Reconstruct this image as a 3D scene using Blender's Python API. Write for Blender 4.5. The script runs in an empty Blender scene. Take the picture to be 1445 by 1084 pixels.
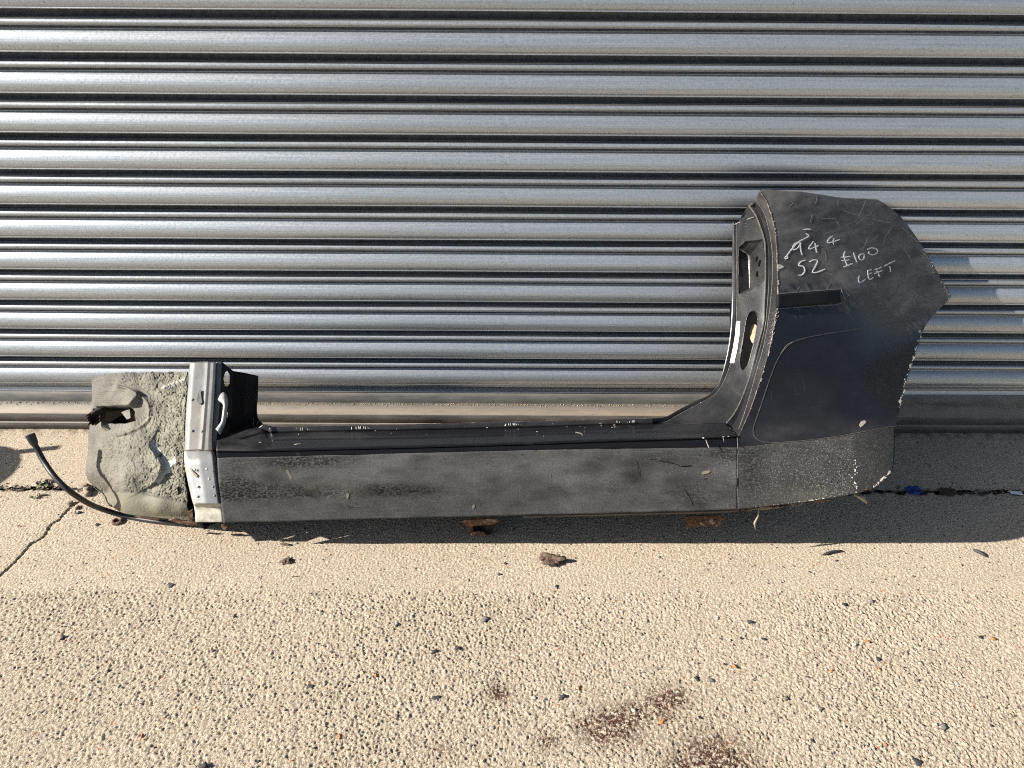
import bpy, math, random
import numpy as np
from mathutils import Vector, Matrix

random.seed(7)
rng = np.random.default_rng(11)
R = math.radians
C = bpy.context.scene.collection
sc = bpy.context.scene

# ------------------------------------------------------------------ camera
W0, H0, F0 = 1445.0, 1084.0, 1040.0
TH, RO, YA, CH, CD = 0.55697, 0.00704, 0.00478, 1.1112, 1.5548
fw = np.array([math.sin(YA) * math.cos(TH), math.cos(YA) * math.cos(TH), -math.sin(TH)])
r0 = np.array([math.cos(YA), -math.sin(YA), 0.0])
u0 = np.cross(r0, fw)
rt = math.cos(RO) * r0 + math.sin(RO) * u0
up = -math.sin(RO) * r0 + math.cos(RO) * u0
CO = np.array([0.0, -CD, CH])
cam = bpy.data.cameras.new('camera')
cam.sensor_width = 36.0
cam.lens = F0 / W0 * 36.0
cam.clip_start, cam.clip_end = 0.02, 500.0
co = bpy.data.objects.new('camera', cam)
C.objects.link(co)
co.matrix_world = Matrix(((rt[0], up[0], -fw[0], CO[0]), (rt[1], up[1], -fw[1], CO[1]),
                          (rt[2], up[2], -fw[2], CO[2]), (0, 0, 0, 1)))
sc.camera = co

# ------------------------------------------------------------------ light
SUN_EL, SUN_AZ = R(28.5), R(11.5)          # azimuth measured from -x towards the viewer
S = Vector((-math.cos(SUN_EL) * math.cos(SUN_AZ), -math.cos(SUN_EL) * math.sin(SUN_AZ), math.sin(SUN_EL)))
world = bpy.data.worlds.new('World')
sc.world = world
world.use_nodes = True
wn = world.node_tree
sky = wn.nodes.new('ShaderNodeTexSky')
sky.sky_type = 'NISHITA'
sky.sun_disc = False
sky.sun_elevation = SUN_EL
sky.sun_rotation = math.atan2(S.x, S.y) % (2 * math.pi)
wn.links.new(sky.outputs[0], wn.nodes['Background'].inputs[0])
wn.nodes['Background'].inputs[1].default_value = 0.055
sl = bpy.data.lights.new('sun', 'SUN')
sl.energy = 5.0
sl.angle = R(0.53)
sl.color = (1.0, 0.945, 0.87)
so = bpy.data.objects.new('sun', sl)
C.objects.link(so)
so.rotation_euler = S.to_track_quat('Z', 'Y').to_euler()
so.location = (-3, -1, 3)
sc.view_settings.view_transform = 'Standard'
sc.view_settings.look = 'None'
sc.view_settings.exposure = 1.28
sc.view_settings.gamma = 1.0
sc.cycles.use_denoising = False
sc.cycles.filter_width = 1.1
sc.view_settings.use_curve_mapping = False

# ------------------------------------------------------------------ survey helpers
def P(x, y, Y):
    """point of the plane at depth Y sighted at picture position x, y (arrays allowed)"""
    x, y, Y = np.broadcast_arrays(np.asarray(x, float), np.asarray(y, float), np.asarray(Y, float))
    d = ((x - W0 / 2) / F0)[..., None] * rt - ((y - H0 / 2) / F0)[..., None] * up + fw
    t = (Y - CO[1]) / d[..., 1]
    return CO + t[..., None] * d

def G(x, y, z=0.0):
    d = (x - W0 / 2) / F0 * rt - (y - H0 / 2) / F0 * up + fw
    return CO + (z - CO[2]) / d[2] * d

def resample(pts, n, k=24, lin=False):
    """n points along a Catmull-Rom curve through pts, equally spaced"""
    p = np.array(pts, float)
    if len(p) > 2 and not lin:
        q = np.vstack([2 * p[0] - p[1], p, 2 * p[-1] - p[-2]])
        out = []
        for i in range(1, len(q) - 2):
            t = np.linspace(0, 1, k, endpoint=False)[:, None]
            a, b, c, d = q[i - 1], q[i], q[i + 1], q[i + 2]
            out.append(0.5 * (2 * b + (c - a) * t + (2 * a - 5 * b + 4 * c - d) * t ** 2 + (3 * b - a - 3 * c + d) * t ** 3))
        p = np.vstack(out + [p[-1:]])
    s = np.concatenate([[0], np.cumsum(np.linalg.norm(np.diff(p, axis=0), axis=1))])
    u = np.linspace(0, s[-1], n)
    return np.stack([np.interp(u, s, p[:, i]) for i in range(p.shape[1])], 1)

class TPS:
    def __init__(s, pts, lam=1e-3):
        a = np.array(pts, float)
        s.c = a[:, :2] / 100
        n = len(a)
        K = s.k(s.c, s.c) + lam * np.eye(n)
        Pm = np.hstack([np.ones((n, 1)), s.c])
        M = np.block([[K, Pm], [Pm.T, np.zeros((3, 3))]])
        s.w = np.linalg.solve(M, np.concatenate([a[:, 2], np.zeros(3)]))
    @staticmethod
    def k(a, b):
        d2 = ((a[:, None] - b[None]) ** 2).sum(-1)
        return 0.5 * d2 * np.log(d2 + 1e-9)
    def __call__(s, x, y):
        x = np.asarray(x, float); y = np.asarray(y, float)
        sh = x.shape
        q = np.stack([x.ravel(), y.ravel()], 1) / 100
        r = s.k(q, s.c) @ s.w[:-3] + s.w[-3] + q @ s.w[-2:]
        return r.reshape(sh)

def coons(top, bot, left, right, nu, nv):
    t = resample(top, nu); b = resample(bot, nu); l = resample(left, nv); r = resample(right, nv)
    u = np.linspace(0, 1, nu)[None, :, None]; v = np.linspace(0, 1, nv)[:, None, None]
    return ((1 - v) * t[None] + v * b[None] + (1 - u) * l[:, None] + u * r[:, None]
            - ((1 - u) * (1 - v) * t[0] + u * (1 - v) * t[-1] + (1 - u) * v * b[0] + u * v * b[-1]))

def inpoly(x, y, poly):
    p = np.asarray(poly, float); c = np.zeros(np.shape(x), bool)
    j = len(p) - 1
    for i in range(len(p)):
        m = ((p[i, 1] > y) != (p[j, 1] > y))
        with np.errstate(divide='ignore', invalid='ignore'):
            c ^= m & (x < (p[j, 0] - p[i, 0]) * (y - p[i, 1]) / (p[j, 1] - p[i, 1] + 1e-12) + p[i, 0])
        j = i
    return c

def bandnoise(ny, nx, s1, s2=None, seed=0, sx=1.0, sy=1.0, ang=0.0):
    """tileable gaussian noise, s1 / s2 are the blur radii in cells; unit deviation"""
    g = np.random.default_rng(seed).standard_normal((ny, nx))
    fy = np.fft.fftfreq(ny)[:, None]; fx = np.fft.fftfreq(nx)[None]
    a, b = math.cos(ang), math.sin(ang)
    gx = (fx * a + fy * b) * sx; gy = (-fx * b + fy * a) * sy
    f2 = gx ** 2 + gy ** 2
    H = np.exp(-2 * (math.pi * s1) ** 2 * f2)
    if s2: H = H - np.exp(-2 * (math.pi * s2) ** 2 * f2)
    o = np.fft.ifft2(np.fft.fft2(g) * H).real
    return (o - o.mean()) / o.std()

def sample(img, x, y):
    ny, nx = img.shape
    x0 = np.floor(x).astype(int); y0 = np.floor(y).astype(int)
    fx = x - x0; fy = y - y0
    a = img[y0 % ny, x0 % nx]; b = img[y0 % ny, (x0 + 1) % nx]; c = img[(y0 + 1) % ny, x0 % nx]; d = img[(y0 + 1) % ny, (x0 + 1) % nx]
    return (a * (1 - fx) + b * fx) * (1 - fy) + (c * (1 - fx) + d * fx) * fy

# ------------------------------------------------------------------ object helpers
def empty(name, loc, label, cat, group=None):
    o = bpy.data.objects.new(name, None)
    C.objects.link(o)
    o.location = loc
    o.empty_display_size = 0.05
    o['label'] = label; o['category'] = cat
    if group: o['group'] = group
    return o

def tag(o, label, cat, group=None):
    o['label'] = label; o['category'] = cat
    if group: o['group'] = group
    return o

def base_of(parent):
    b = Vector((0, 0, 0))
    while parent is not None:
        b += parent.location
        parent = parent.parent
    return np.array(b)

def obj(name, verts, faces, mats, parent=None, smooth=True, loc=None, attr=None, mid=None, kind=None, label=None):
    """one mesh object; verts are world points, stored relative to loc / the parent"""
    v = np.asarray(verts, float).reshape(-1, 3)
    off = base_of(parent)
    l = np.zeros(3) if loc is None else np.asarray(loc, float) - off
    me = bpy.data.meshes.new(name)
    vv = v - off - l
    if isinstance(faces, np.ndarray):
        n, k = faces.shape
        me.vertices.add(len(vv)); me.vertices.foreach_set('co', vv.astype(np.float32).ravel())
        me.loops.add(n * k); me.loops.foreach_set('vertex_index', faces.astype(np.int32).ravel())
        me.polygons.add(n); me.polygons.foreach_set('loop_start', np.arange(0, n * k, k, dtype=np.int32))
        me.update(calc_edges=True)
    else:
        me.from_pydata([tuple(a) for a in vv], [], faces)
    if not isinstance(mats, (list, tuple)): mats = [mats]
    for m in mats: me.materials.append(m)
    if smooth: me.polygons.foreach_set('use_smooth', np.ones(len(me.polygons), bool))
    if mid is not None: me.polygons.foreach_set('material_index', np.asarray(mid, np.int32))
    if attr:
        for k_, a in attr.items():
            at = me.attributes.new(k_, 'FLOAT', 'POINT')
            at.data.foreach_set('value', np.asarray(a, np.float32).ravel())
    me.update()
    o = bpy.data.objects.new(name, me)
    C.objects.link(o)
    if parent is not None: o.parent = parent
    o.location = l
    if kind: o['kind'] = kind
    if label: o['label'] = label
    return o

def gridfaces(nv, nu, closed=False):
    i = np.arange(nv - 1)[:, None] * nu; j = np.arange(nu - 1)[None]
    a = i + j
    f = np.stack([a, a + nu, a + nu + 1, a + 1], -1).reshape(-1, 4)
    if closed:
        i = np.arange(nv - 1) * nu
        f = np.vstack([f, np.stack([i + nu - 1, i + 2 * nu - 1, i + nu, i], -1)])
    return f

def grid(name, pts, mats, parent=None, keep=None, attr=None, thick=0.0, rim=None, smooth=True, label=None):
    nv, nu = pts.shape[:2]
    f = gridfaces(nv, nu)
    if keep is not None: f = f[keep.ravel()]
    o = obj(name, pts.reshape(-1, 3), f, mats, parent, smooth, attr=attr, label=label)
    if thick: solid(o, thick, rim)
    return o

def solid(o, t, rim=None, off=-1.0):
    m = o.modifiers.new('thickness', 'SOLIDIFY')
    m.thickness = t; m.offset = off
    if rim: m.material_offset_rim = rim
    return o

class MB:
    def __init__(s): s.v = []; s.f = []; s.m = []
    def add(s, v, f, m=0):
        b = len(s.v)
        s.v += [tuple(a) for a in np.asarray(v, float)]
        s.f += [tuple(int(i) + b for i in q) for q in f]
        s.m += [m] * len(f)
    def box(s, c, d, rot=None, m=0):
        v = np.array([(x, y, z) for x in (-.5, .5) for y in (-.5, .5) for z in (-.5, .5)]) * np.array(d)
        if rot is not None: v = v @ np.array(rot).T
        s.add(v + np.array(c), [(0, 1, 3, 2), (4, 6, 7, 5), (0, 4, 5, 1), (2, 3, 7, 6), (0, 2, 6, 4), (1, 5, 7, 3)], m)
    def tube(s, path, rad, n=10, cap=True, m=0):
        p = np.asarray(path, float); k = len(p)
        rad = np.broadcast_to(np.asarray(rad, float), (k,))
        T = np.gradient(p, axis=0); T /= np.linalg.norm(T, axis=1)[:, None] + 1e-12
        ref = np.array([0, 0, 1.0]) if abs(T[0][2]) < .9 else np.array([1.0, 0, 0])
        v = []
        for i in range(k):
            a = np.cross(T[i], ref); a /= np.linalg.norm(a); b = np.cross(T[i], a); ref = np.cross(a, T[i]) if abs(np.dot(ref, T[i])) < .98 else ref
            for j in range(n):
                q = 2 * math.pi * j / n
                v.append(p[i] + rad[i] * (math.cos(q) * a + math.sin(q) * b))
        f = [(i * n + j, i * n + (j + 1) % n, (i + 1) * n + (j + 1) % n, (i + 1) * n + j) for i in range(k - 1) for j in range(n)]
        if cap: f += [tuple(range(n - 1, -1, -1)), tuple(range((k - 1) * n, k * n))]
        s.add(v, f, m)
    def ribbon(s, pts, w, depth, off=0.0007, th=0.0003, m=0, taper=True, seg=2.0):
        """a thin stroke lying on the surface depth(x, y)"""
        L = sum(math.dist(pts[i], pts[i + 1]) for i in range(len(pts) - 1))
        n = max(3, int(L / seg) + 1)
        q = resample(pts, n)
        T = np.gradient(q, axis=0); T /= np.linalg.norm(T, axis=1)[:, None] + 1e-9
        N = np.stack([-T[:, 1], T[:, 0]], 1)
        ww = np.full(n, w / 2.0)
        ww *= 1 + 0.25 * rng.standard_normal(n) * 0.6
        if taper: ww[0] *= .45; ww[-1] *= .35
        A = q + N * ww[:, None]; B = q - N * ww[:, None]
        pa = P(A[:, 0], A[:, 1], depth(A[:, 0], A[:, 1])); pb = P(B[:, 0], B[:, 1], depth(B[:, 0], B[:, 1]))
        pm = P(q[:, 0], q[:, 1], depth(q[:, 0], q[:, 1]))
        t = np.gradient(pm, axis=0)
        nn = np.cross(t, pa - pb); nn /= np.linalg.norm(nn, axis=1)[:, None] + 1e-12
        sg = np.sign((nn * (CO - pm)).sum(1)); nn *= sg[:, None]
        lo = off; hi = off + th
        V = np.stack([pa + nn * lo, pa + nn * hi, pb + nn * hi, pb + nn * lo], 1).reshape(-1, 3)
        f = []
        for i in range(n - 1):
            a = 4 * i
            for j in range(4): f.append((a + j, a + (j + 1) % 4, a + 4 + (j + 1) % 4, a + 4 + j))
        f += [(3, 2, 1, 0), (4 * n - 4, 4 * n - 3, 4 * n - 2, 4 * n - 1)]
        s.add(V, f, m)
    def patch(s, poly, depth, off=0.0008, th=0.0004, m=0):
        q = np.array(poly, float); n = len(q)
        c = q.mean(0); q = np.vstack([q, c])
        p = P(q[:, 0], q[:, 1], depth(q[:, 0], q[:, 1]))
        nn = np.cross(p[1] - p[0], p[n // 2] - p[0]); nn /= np.linalg.norm(nn) + 1e-12
        if nn @ (CO - p[0]) < 0: nn = -nn
        V = np.vstack([p + nn * off, p + nn * (off + th)])
        k = n + 1
        f = [(i, (i + 1) % n, n) for i in range(n)] + [(k + i, k + (i + 1) % n, k + n) for i in range(n)] + [(i, (i + 1) % n, k + (i + 1) % n, k + i) for i in range(n)]
        s.add(V, f, m)
    def build(s, name, mats, parent=None, smooth=False, loc=None, kind=None, label=None):
        return obj(name, s.v, s.f, mats, parent, smooth, loc, mid=s.m, kind=kind, label=label)

def copy_tree(o, parent=None):
    c = o.copy(); C.objects.link(c)
    if parent is not None: c.parent = parent
    for ch in list(o.children): copy_tree(ch, c)
    return c

# ------------------------------------------------------------------ materials
class NT:
    def __init__(s, name):
        s.m = bpy.data.materials.new(name); s.m.use_nodes = True
        s.t = s.m.node_tree; s.b = s.t.nodes['Principled BSDF']
        s.co = s.t.nodes.new('ShaderNodeTexCoord').outputs['Object']
    def val(s, sock, v):
        if isinstance(v, bpy.types.NodeSocket): s.t.links.new(v, sock)
        elif isinstance(v, (tuple, list)) and len(v) == 3 and sock.type == 'RGBA': sock.default_value = (*v, 1)
        else: sock.default_value = v
    def set(s, **k):
        nm = dict(col='Base Color', rough='Roughness', metal='Metallic', coat='Coat Weight', crough='Coat Roughness', spec='Specular IOR Level', normal='Normal', aniso='Anisotropic', tangent='Tangent', sheen='Sheen Weight')
        for a, v in k.items(): s.val(s.b.inputs[nm[a]], v)
        return s.m
    def mapping(s, scale=(1, 1, 1), rot=(0, 0, 0), loc=(0, 0, 0)):
        n = s.t.nodes.new('ShaderNodeMapping'); s.t.links.new(s.co, n.inputs[0])
        n.inputs['Scale'].default_value = scale; n.inputs['Rotation'].default_value = rot; n.inputs['Location'].default_value = loc
        return n.outputs[0]
    def noise(s, scale, detail=4, rough=.55, vec=None, dist=0.0):
        n = s.t.nodes.new('ShaderNodeTexNoise'); s.t.links.new(vec or s.co, n.inputs['Vector'])
        n.inputs['Scale'].default_value = scale; n.inputs['Detail'].default_value = detail; n.inputs['Roughness'].default_value = rough; n.inputs['Distortion'].default_value = dist
        return n.outputs[0]
    def vor(s, scale, feature='F1', vec=None, out='Distance'):
        n = s.t.nodes.new('ShaderNodeTexVoronoi'); n.feature = feature; s.t.links.new(vec or s.co, n.inputs['Vector'])
        n.inputs['Scale'].default_value = scale
        return n.outputs[out]
    def ramp(s, f, stops, interp='LINEAR'):
        n = s.t.nodes.new('ShaderNodeValToRGB'); s.val(n.inputs[0], f)
        e = n.color_ramp.elements; n.color_ramp.interpolation = interp
        while len(e) < len(stops): e.new(0.5)
        for i, (p, c) in enumerate(stops):
            e[i].position = p
            e[i].color = (c, c, c, 1) if isinstance(c, (int, float)) else (*c, 1)
        return n.outputs[0]
    def mix(s, f, a, b, mode='MIX'):
        n = s.t.nodes.new('ShaderNodeMix'); n.data_type = 'RGBA'; n.blend_type = mode
        s.val(n.inputs[0], f); s.val(n.inputs[6], a); s.val(n.inputs[7], b)
        return n.outputs[2]
    def math(s, op, a, b=0.0, clamp=False):
        n = s.t.nodes.new('ShaderNodeMath'); n.operation = op; n.use_clamp = clamp
        s.val(n.inputs[0], a); s.val(n.inputs[1], b)
        return n.outputs[0]
    def attr(s, name):
        n = s.t.nodes.new('ShaderNodeAttribute'); n.attribute_name = name
        return n.outputs['Fac']
    def bump(s, h, dist=.001, strength=1.0, normal=None):
        n = s.t.nodes.new('ShaderNodeBump'); s.val(n.inputs['Height'], h)
        n.inputs['Distance'].default_value = dist; n.inputs['Strength'].default_value = strength
        if normal: s.t.links.new(normal, n.inputs['Normal'])
        return n.outputs[0]
    def sep(s, vec=None):
        n = s.t.nodes.new('ShaderNodeSeparateXYZ'); s.t.links.new(vec or s.co, n.inputs[0])
        return n.outputs

def flat(name, col, rough=.6, metal=0.0, var=.25, scale=60, bump=0.0):
    n = NT(name)
    f = n.noise(scale, 5)
    c = n.mix(n.ramp(f, [(.3, 0.0), (.7, 1.0)]), tuple(a * (1 - var) for a in col), tuple(min(1, a * (1 + var)) for a in col))
    k = dict(col=c, rough=rough, metal=metal)
    if bump: k['normal'] = n.bump(f, bump)
    return n.set(**k)

def m_concrete(name, rough_zone=True):
    n = NT(name)
    big = n.ramp(n.noise(2.2, 5, .6), [(.3, 0.0), (.72, 1.0)])
    c = n.mix(big, (.505, .408, .298), (.575, .474, .358))
    mid = n.ramp(n.noise(16, 5, .65), [(.35, 0.0), (.7, 1.0)])
    c = n.mix(n.math('MULTIPLY', mid, .35), c, (.41, .345, .255))
    grain = n.noise(330, 4, .8)
    c = n.mix(n.math('MULTIPLY', n.ramp(grain, [(.38, 1.0), (.50, 0.0)]), .8), c, (.17, .135, .10))
    c = n.mix(n.math('MULTIPLY', n.ramp(grain, [(.51, 0.0), (.63, 1.0)]), .85), c, (.74, .645, .495))
    # single aggregate stones of their own colour
    vc = n.vor(150, 'F1', out='Color'); vd = n.vor(150, 'F1', out='Distance')
    sx = n.t.nodes.new('ShaderNodeSeparateColor'); n.t.links.new(vc, sx.inputs[0])
    pick = n.ramp(sx.outputs[0], [(0, 0.0), (.93, 0.0), (.94, 1.0)], 'CONSTANT')
    inside = n.ramp(vd, [(.30, 1.0), (.42, 0.0)])
    stone = n.ramp(sx.outputs[1], [(0, (.07, .065, .06)), (.4, (.12, .10, .085)), (.6, (.36, .17, .07)), (.72, (.62, .55, .42)), (.9, (.24, .2, .16))], 'CONSTANT')
    c = n.mix(n.math('MULTIPLY', pick, inside), c, stone)
    # stains and soil held by the surface
    st = n.attr('stain')
    c = n.mix(n.math('MULTIPLY', n.math('MULTIPLY', st, n.ramp(n.noise(150, 4, .75), [(.44, 0.0), (.54, 1.0)])), 1.7, True), c, (.080, .034, .020))
    so_ = n.attr('soil')
    c = n.mix(n.math('MULTIPLY', so_, n.ramp(n.noise(90, 4, .7), [(.3, .35), (.6, 1.0)]), True), c, (.075, .058, .04))
    h = n.math('ADD', n.math('MULTIPLY', grain, .6), n.noise(900, 2, .6))
    return n.set(col=c, rough=.9, spec=.25, normal=n.bump(h, .0026, 1.0))

def m_galv(name='galvanised_steel'):
    n = NT(name)
    st = n.noise(1.0, 5, .6, n.mapping((3.0, 90, 420)))
    sp = n.noise(260, 3, .6)
    big = n.noise(1.0, 4, .55, n.mapping((1.2, 6, 22)))
    f = n.math('ADD', n.math('MULTIPLY', st, .5), n.math('MULTIPLY', sp, .5))
    c = n.mix(n.ramp(f, [(.34, 0.0), (.66, 1.0)]), (.320, .350, .374), (.490, .522, .548))
    c = n.mix(n.math('MULTIPLY', n.ramp(big, [(.42, 0.0), (.72, 1.0)]), .22), c, (.42, .40, .36))
    dots = n.ramp(n.noise(170, 2, .5), [(.70, 0.0), (.74, 1.0)])
    c = n.mix(n.math('MULTIPLY', dots, .5), c, (.10, .085, .07))
    r = n.ramp(f, [(.3, .36), (.7, .50)])
    oi = n.t.nodes.new('ShaderNodeObjectInfo').outputs['Random']
    c = n.mix(n.math('MULTIPLY', oi, .22), c, (.30, .30, .295))
    mk = n.ramp(n.noise(1.0, 4, .7, n.mapping((2.5, 40, 9), loc=(4, 0, 0))), [(.62, 0.0), (.72, .35)])
    c = n.mix(mk, c, (.25, .24, .22))
    nm = n.bump(n.math('ADD', n.math('MULTIPLY', n.noise(1.0, 3, .5, n.mapping((2.2, 18, 40))), 1.0), n.math('MULTIPLY', st, .08)), .0022, .5)
    return n.set(col=c, rough=r, metal=.72, normal=nm)

def m_paint(name, dust=1.0, gloss=.22):
    """black car paint, dusty and scratched"""
    n = NT(name)
    d1 = n.noise(1.0, 6, .65, n.mapping((9, 9, 26), (0, R(18), 0)))
    d2 = n.noise(46, 5, .7)
    d3 = n.noise(340, 3, .7)
    up_ = n.attr('dust')
    f = n.math('MULTIPLY', n.ramp(d1, [(.36, .25), (.68, 1.0)]), n.ramp(d2, [(.3, .5), (.7, 1.0)]))
    f = n.math('MULTIPLY', f, n.math('ADD', up_, .06))
    f = n.math('MULTIPLY', f, dust, True)
    c = n.mix(f, (.0070, .0074, .0095), (.135, .128, .118))
    sc1 = n.ramp(n.noise(1.0, 2, .5, n.mapping((16, 16, 900), (0, R(12), 0))), [(.70, 0.0), (.78, 1.0)])
    sc2 = n.ramp(n.noise(1.0, 2, .5, n.mapping((700, 30, 14), (0, R(-24), 0))), [(.72, 0.0), (.79, 1.0)])
    s = n.math('MAXIMUM', sc1, sc2)
    c = n.mix(n.math('MULTIPLY', s, .16), c, (.20, .19, .175))
    sp = n.ramp(d3, [(.70, 0.0), (.76, 1.0)])
    c = n.mix(n.math('MULTIPLY', sp, .35), c, (.26, .23, .19))
    r = n.ramp(f, [(0.0, gloss), (.5, .62)])
    nm = n.bump(n.math('ADD', n.noise(7, 3, .5), n.math('MULTIPLY', d3, .015)), .004, .25)
    return n.set(col=c, rough=r, spec=.32, coat=.10, crough=.15, normal=nm)

def m_stonechip(name):
    """grey textured sill coating, scuffed back to black in places"""
    n = NT(name)
    tex = n.noise(650, 3, .6)
    big = n.noise(5, 4, .6)
    c = n.mix(n.ramp(big, [(.35, 0.0), (.66, 1.0)]), (.041, .0425, .0445), (.078, .079, .080))
    c = n.mix(n.ramp(n.noise(22, 5, .7), [(.50, 0.0), (.72, .6)]), c, (.030, .029, .028))
    gr = n.attr('grit')
    spk = n.ramp(n.noise(420, 2, .6), [(.56, 0.0), (.63, 1.0)])
    c = n.mix(n.math('MULTIPLY', spk, gr, True), c, (.33, .30, .23))
    c = n.mix(n.math('MULTIPLY', n.ramp(n.noise(420, 2, .6, n.mapping((1, 1, 1), loc=(3, 1, 2))), [(.40, 1.0), (.46, 0.0)]), n.math('ADD', n.math('MULTIPLY', gr, .8), .25), True), c, (.010, .010, .010))
    sm = n.attr('smudge')
    sc_ = n.ramp(n.noise(1.0, 5, .75, n.mapping((190, 190, 300))), [(.45, 0.0), (.53, 1.0)])
    fl = n.ramp(n.noise(1.0, 3, .7, n.mapping((60, 60, 110), loc=(5, 2, 1))), [(.66, 0.0), (.70, .8)])
    c = n.mix(fl, c, (.014, .014, .014))
    sm = n.math('MULTIPLY', sm, 1.7, True)
    c = n.mix(n.math('MULTIPLY', sm, sc_, True), c, (.007, .007, .007))
    stx = n.ramp(n.noise(1.0, 4, .7, n.mapping((14, 14, 420), (0, R(2), 0))), [(.56, 0.0), (.68, .55)])
    c = n.mix(stx, c, (.105, .103, .098))
    stx2 = n.ramp(n.noise(1.0, 3, .7, n.mapping((420, 60, 36), (0, R(-12), 0))), [(.62, 0.0), (.70, .5)])
    c = n.mix(stx2, c, (.014, .014, .014))
    c = n.mix(n.math('MULTIPLY', n.attr('cloud'), n.ramp(n.noise(300, 3, .8), [(.3, .4), (.6, 1.0)]), True), c, (.012, .012, .012))
    br = n.attr('dust')
    c = n.mix(n.math('MULTIPLY', br, n.ramp(n.noise(30, 4), [(.3, .3), (.7, 1.0)]), True), c, (.15, .13, .105))
    return n.set(col=c, rough=.62, spec=.14, normal=n.bump(tex, .0006, .7))

def m_underseal(name):
    n = NT(name)
    f = n.noise(26, 5, .65)
    c = n.mix(n.ramp(f, [(.34, 0.0), (.66, 1.0)]), (.070, .065, .055), (.145, .134, .110))
    c = n.mix(n.ramp(n.noise(5, 4), [(.45, 0.0), (.65, .55)]), c, (.20, .19, .145))
    c = n.mix(n.attr('sandy'), c, n.mix(n.noise(40, 4, .7), (.14, .132, .096), (.25, .238, .178)))
    c = n.mix(n.attr('white'), c, (.50, .49, .46))
    c = n.mix(n.attr('sooty'), c, (.085, .08, .075))
    c = n.mix(n.attr('greenish'), c, n.mix(n.noise(1.0, 5, .7, n.mapping((10, 60, 60))), (.11, .105, .075), (.20, .19, .14)))
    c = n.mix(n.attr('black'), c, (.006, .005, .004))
    h = n.noise(500, 3, .6)
    return n.set(col=c, rough=.65, spec=n.math('MULTIPLY', n.math('SUBTRACT', 1.0, n.attr('black'), True), .18), normal=n.bump(h, .0006, .6))

def m_silver(name, dirt=.4, k=1.0):
    n = NT(name)
    f = n.noise(34, 5, .65); g = n.noise(300, 3, .6)
    c = n.mix(n.ramp(f, [(.36, 0.0), (.7, 1.0)]), tuple(k * a for a in (.30, .30, .295)), tuple(k * a for a in (.43, .43, .425)))
    c = n.mix(n.math('MULTIPLY', n.ramp(n.noise(9, 5, .7), [(.48, 0.0), (.7, 1.0)]), dirt), c, (.20, .175, .14))
    c = n.mix(n.math('MULTIPLY', n.ramp(g, [(.66, 0.0), (.74, 1.0)]), .5), c, (.08, .065, .05))
    return n.set(col=c, rough=.42, metal=.3, spec=.5, normal=n.bump(n.math('ADD', f, n.math('MULTIPLY', g, .1)), .0012, .4))

def m_rust(name, pale=.3):
    n = NT(name)
    f = n.noise(90, 6, .7)
    c = n.ramp(f, [(.25, (.025, .015, .010)), (.48, (.075, .036, .020)), (.62, (.15, .078, .04)), (.8, (.05, .03, .02))])
    c = n.mix(n.ramp(n.noise(90, 4, .7), [(.55, 0.0), (.62, pale)]), c, (.42, .36, .27))
    return n.set(col=c, rough=.85, normal=n.bump(f, .0012, .7))

M = {}
M['concrete'] = m_concrete('worn_concrete')
M['galv'] = m_galv()
M['recess_shade'] = flat('shaded_lath_recess', (.080, .084, .096), .5, .3, var=.4, scale=90)  # dark colour painted into the lath recesses as their shade
M['paint'] = m_paint('dusty_black_paint')
M['paint_clean'] = m_paint('black_paint', .4, .22)
M['paint_clean'].node_tree.nodes['Principled BSDF'].inputs['Specular IOR Level'].default_value = .35
M['paint_clean'].node_tree.nodes['Principled BSDF'].inputs['Coat Weight'].default_value = .1
M['inner'] = m_paint('black_inner_paint', .42, .3)
M['inner'].node_tree.nodes['Principled BSDF'].inputs['Specular IOR Level'].default_value = .3
M['inner'].node_tree.nodes['Principled BSDF'].inputs['Coat Weight'].default_value = .1
M['deep'] = m_paint('deep_black_paint', .5, .3)
M['deep'].node_tree.nodes['Principled BSDF'].inputs['Specular IOR Level'].default_value = .06
M['deep'].node_tree.nodes['Principled BSDF'].inputs['Coat Weight'].default_value = 0.0
M['chip'] = m_stonechip('stone_chip_coating')
M['seal'] = m_underseal('grey_underseal')
M['silver'] = m_silver('silver_paint', .35, .95)
M['post'] = m_silver('grey_post_paint', .55, .36)
M['post'].node_tree.nodes['Principled BSDF'].inputs['Roughness'].default_value = .55
M['post'].node_tree.nodes['Principled BSDF'].inputs['Specular IOR Level'].default_value = .3
M['cream'] = flat('cream_primer', (.38, .36, .29), .6, var=.35, scale=80)
M['rust'] = m_rust('rust')
M['edge'] = m_rust('torn_steel_edge', .9)
M['rubber'] = flat('black_rubber', (.012, .012, .013), .45, var=.4, scale=200)
def m_marker():
    n = NT('white_marker')
    f = n.ramp(n.noise(620, 4, .75), [(.36, .12), (.50, .80)])
    return n.set(col=f, rough=.6)
M['white'] = m_marker()
M['chips'] = flat('bare_primer_chip', (.40, .385, .345), .6, var=.4, scale=300)
M['scratch'] = flat('pale_scratch', (.20, .19, .165), .6, var=.4, scale=200)
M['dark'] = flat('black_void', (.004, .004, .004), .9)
M['dark'].node_tree.nodes['Principled BSDF'].inputs['Specular IOR Level'].default_value = .02

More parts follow.
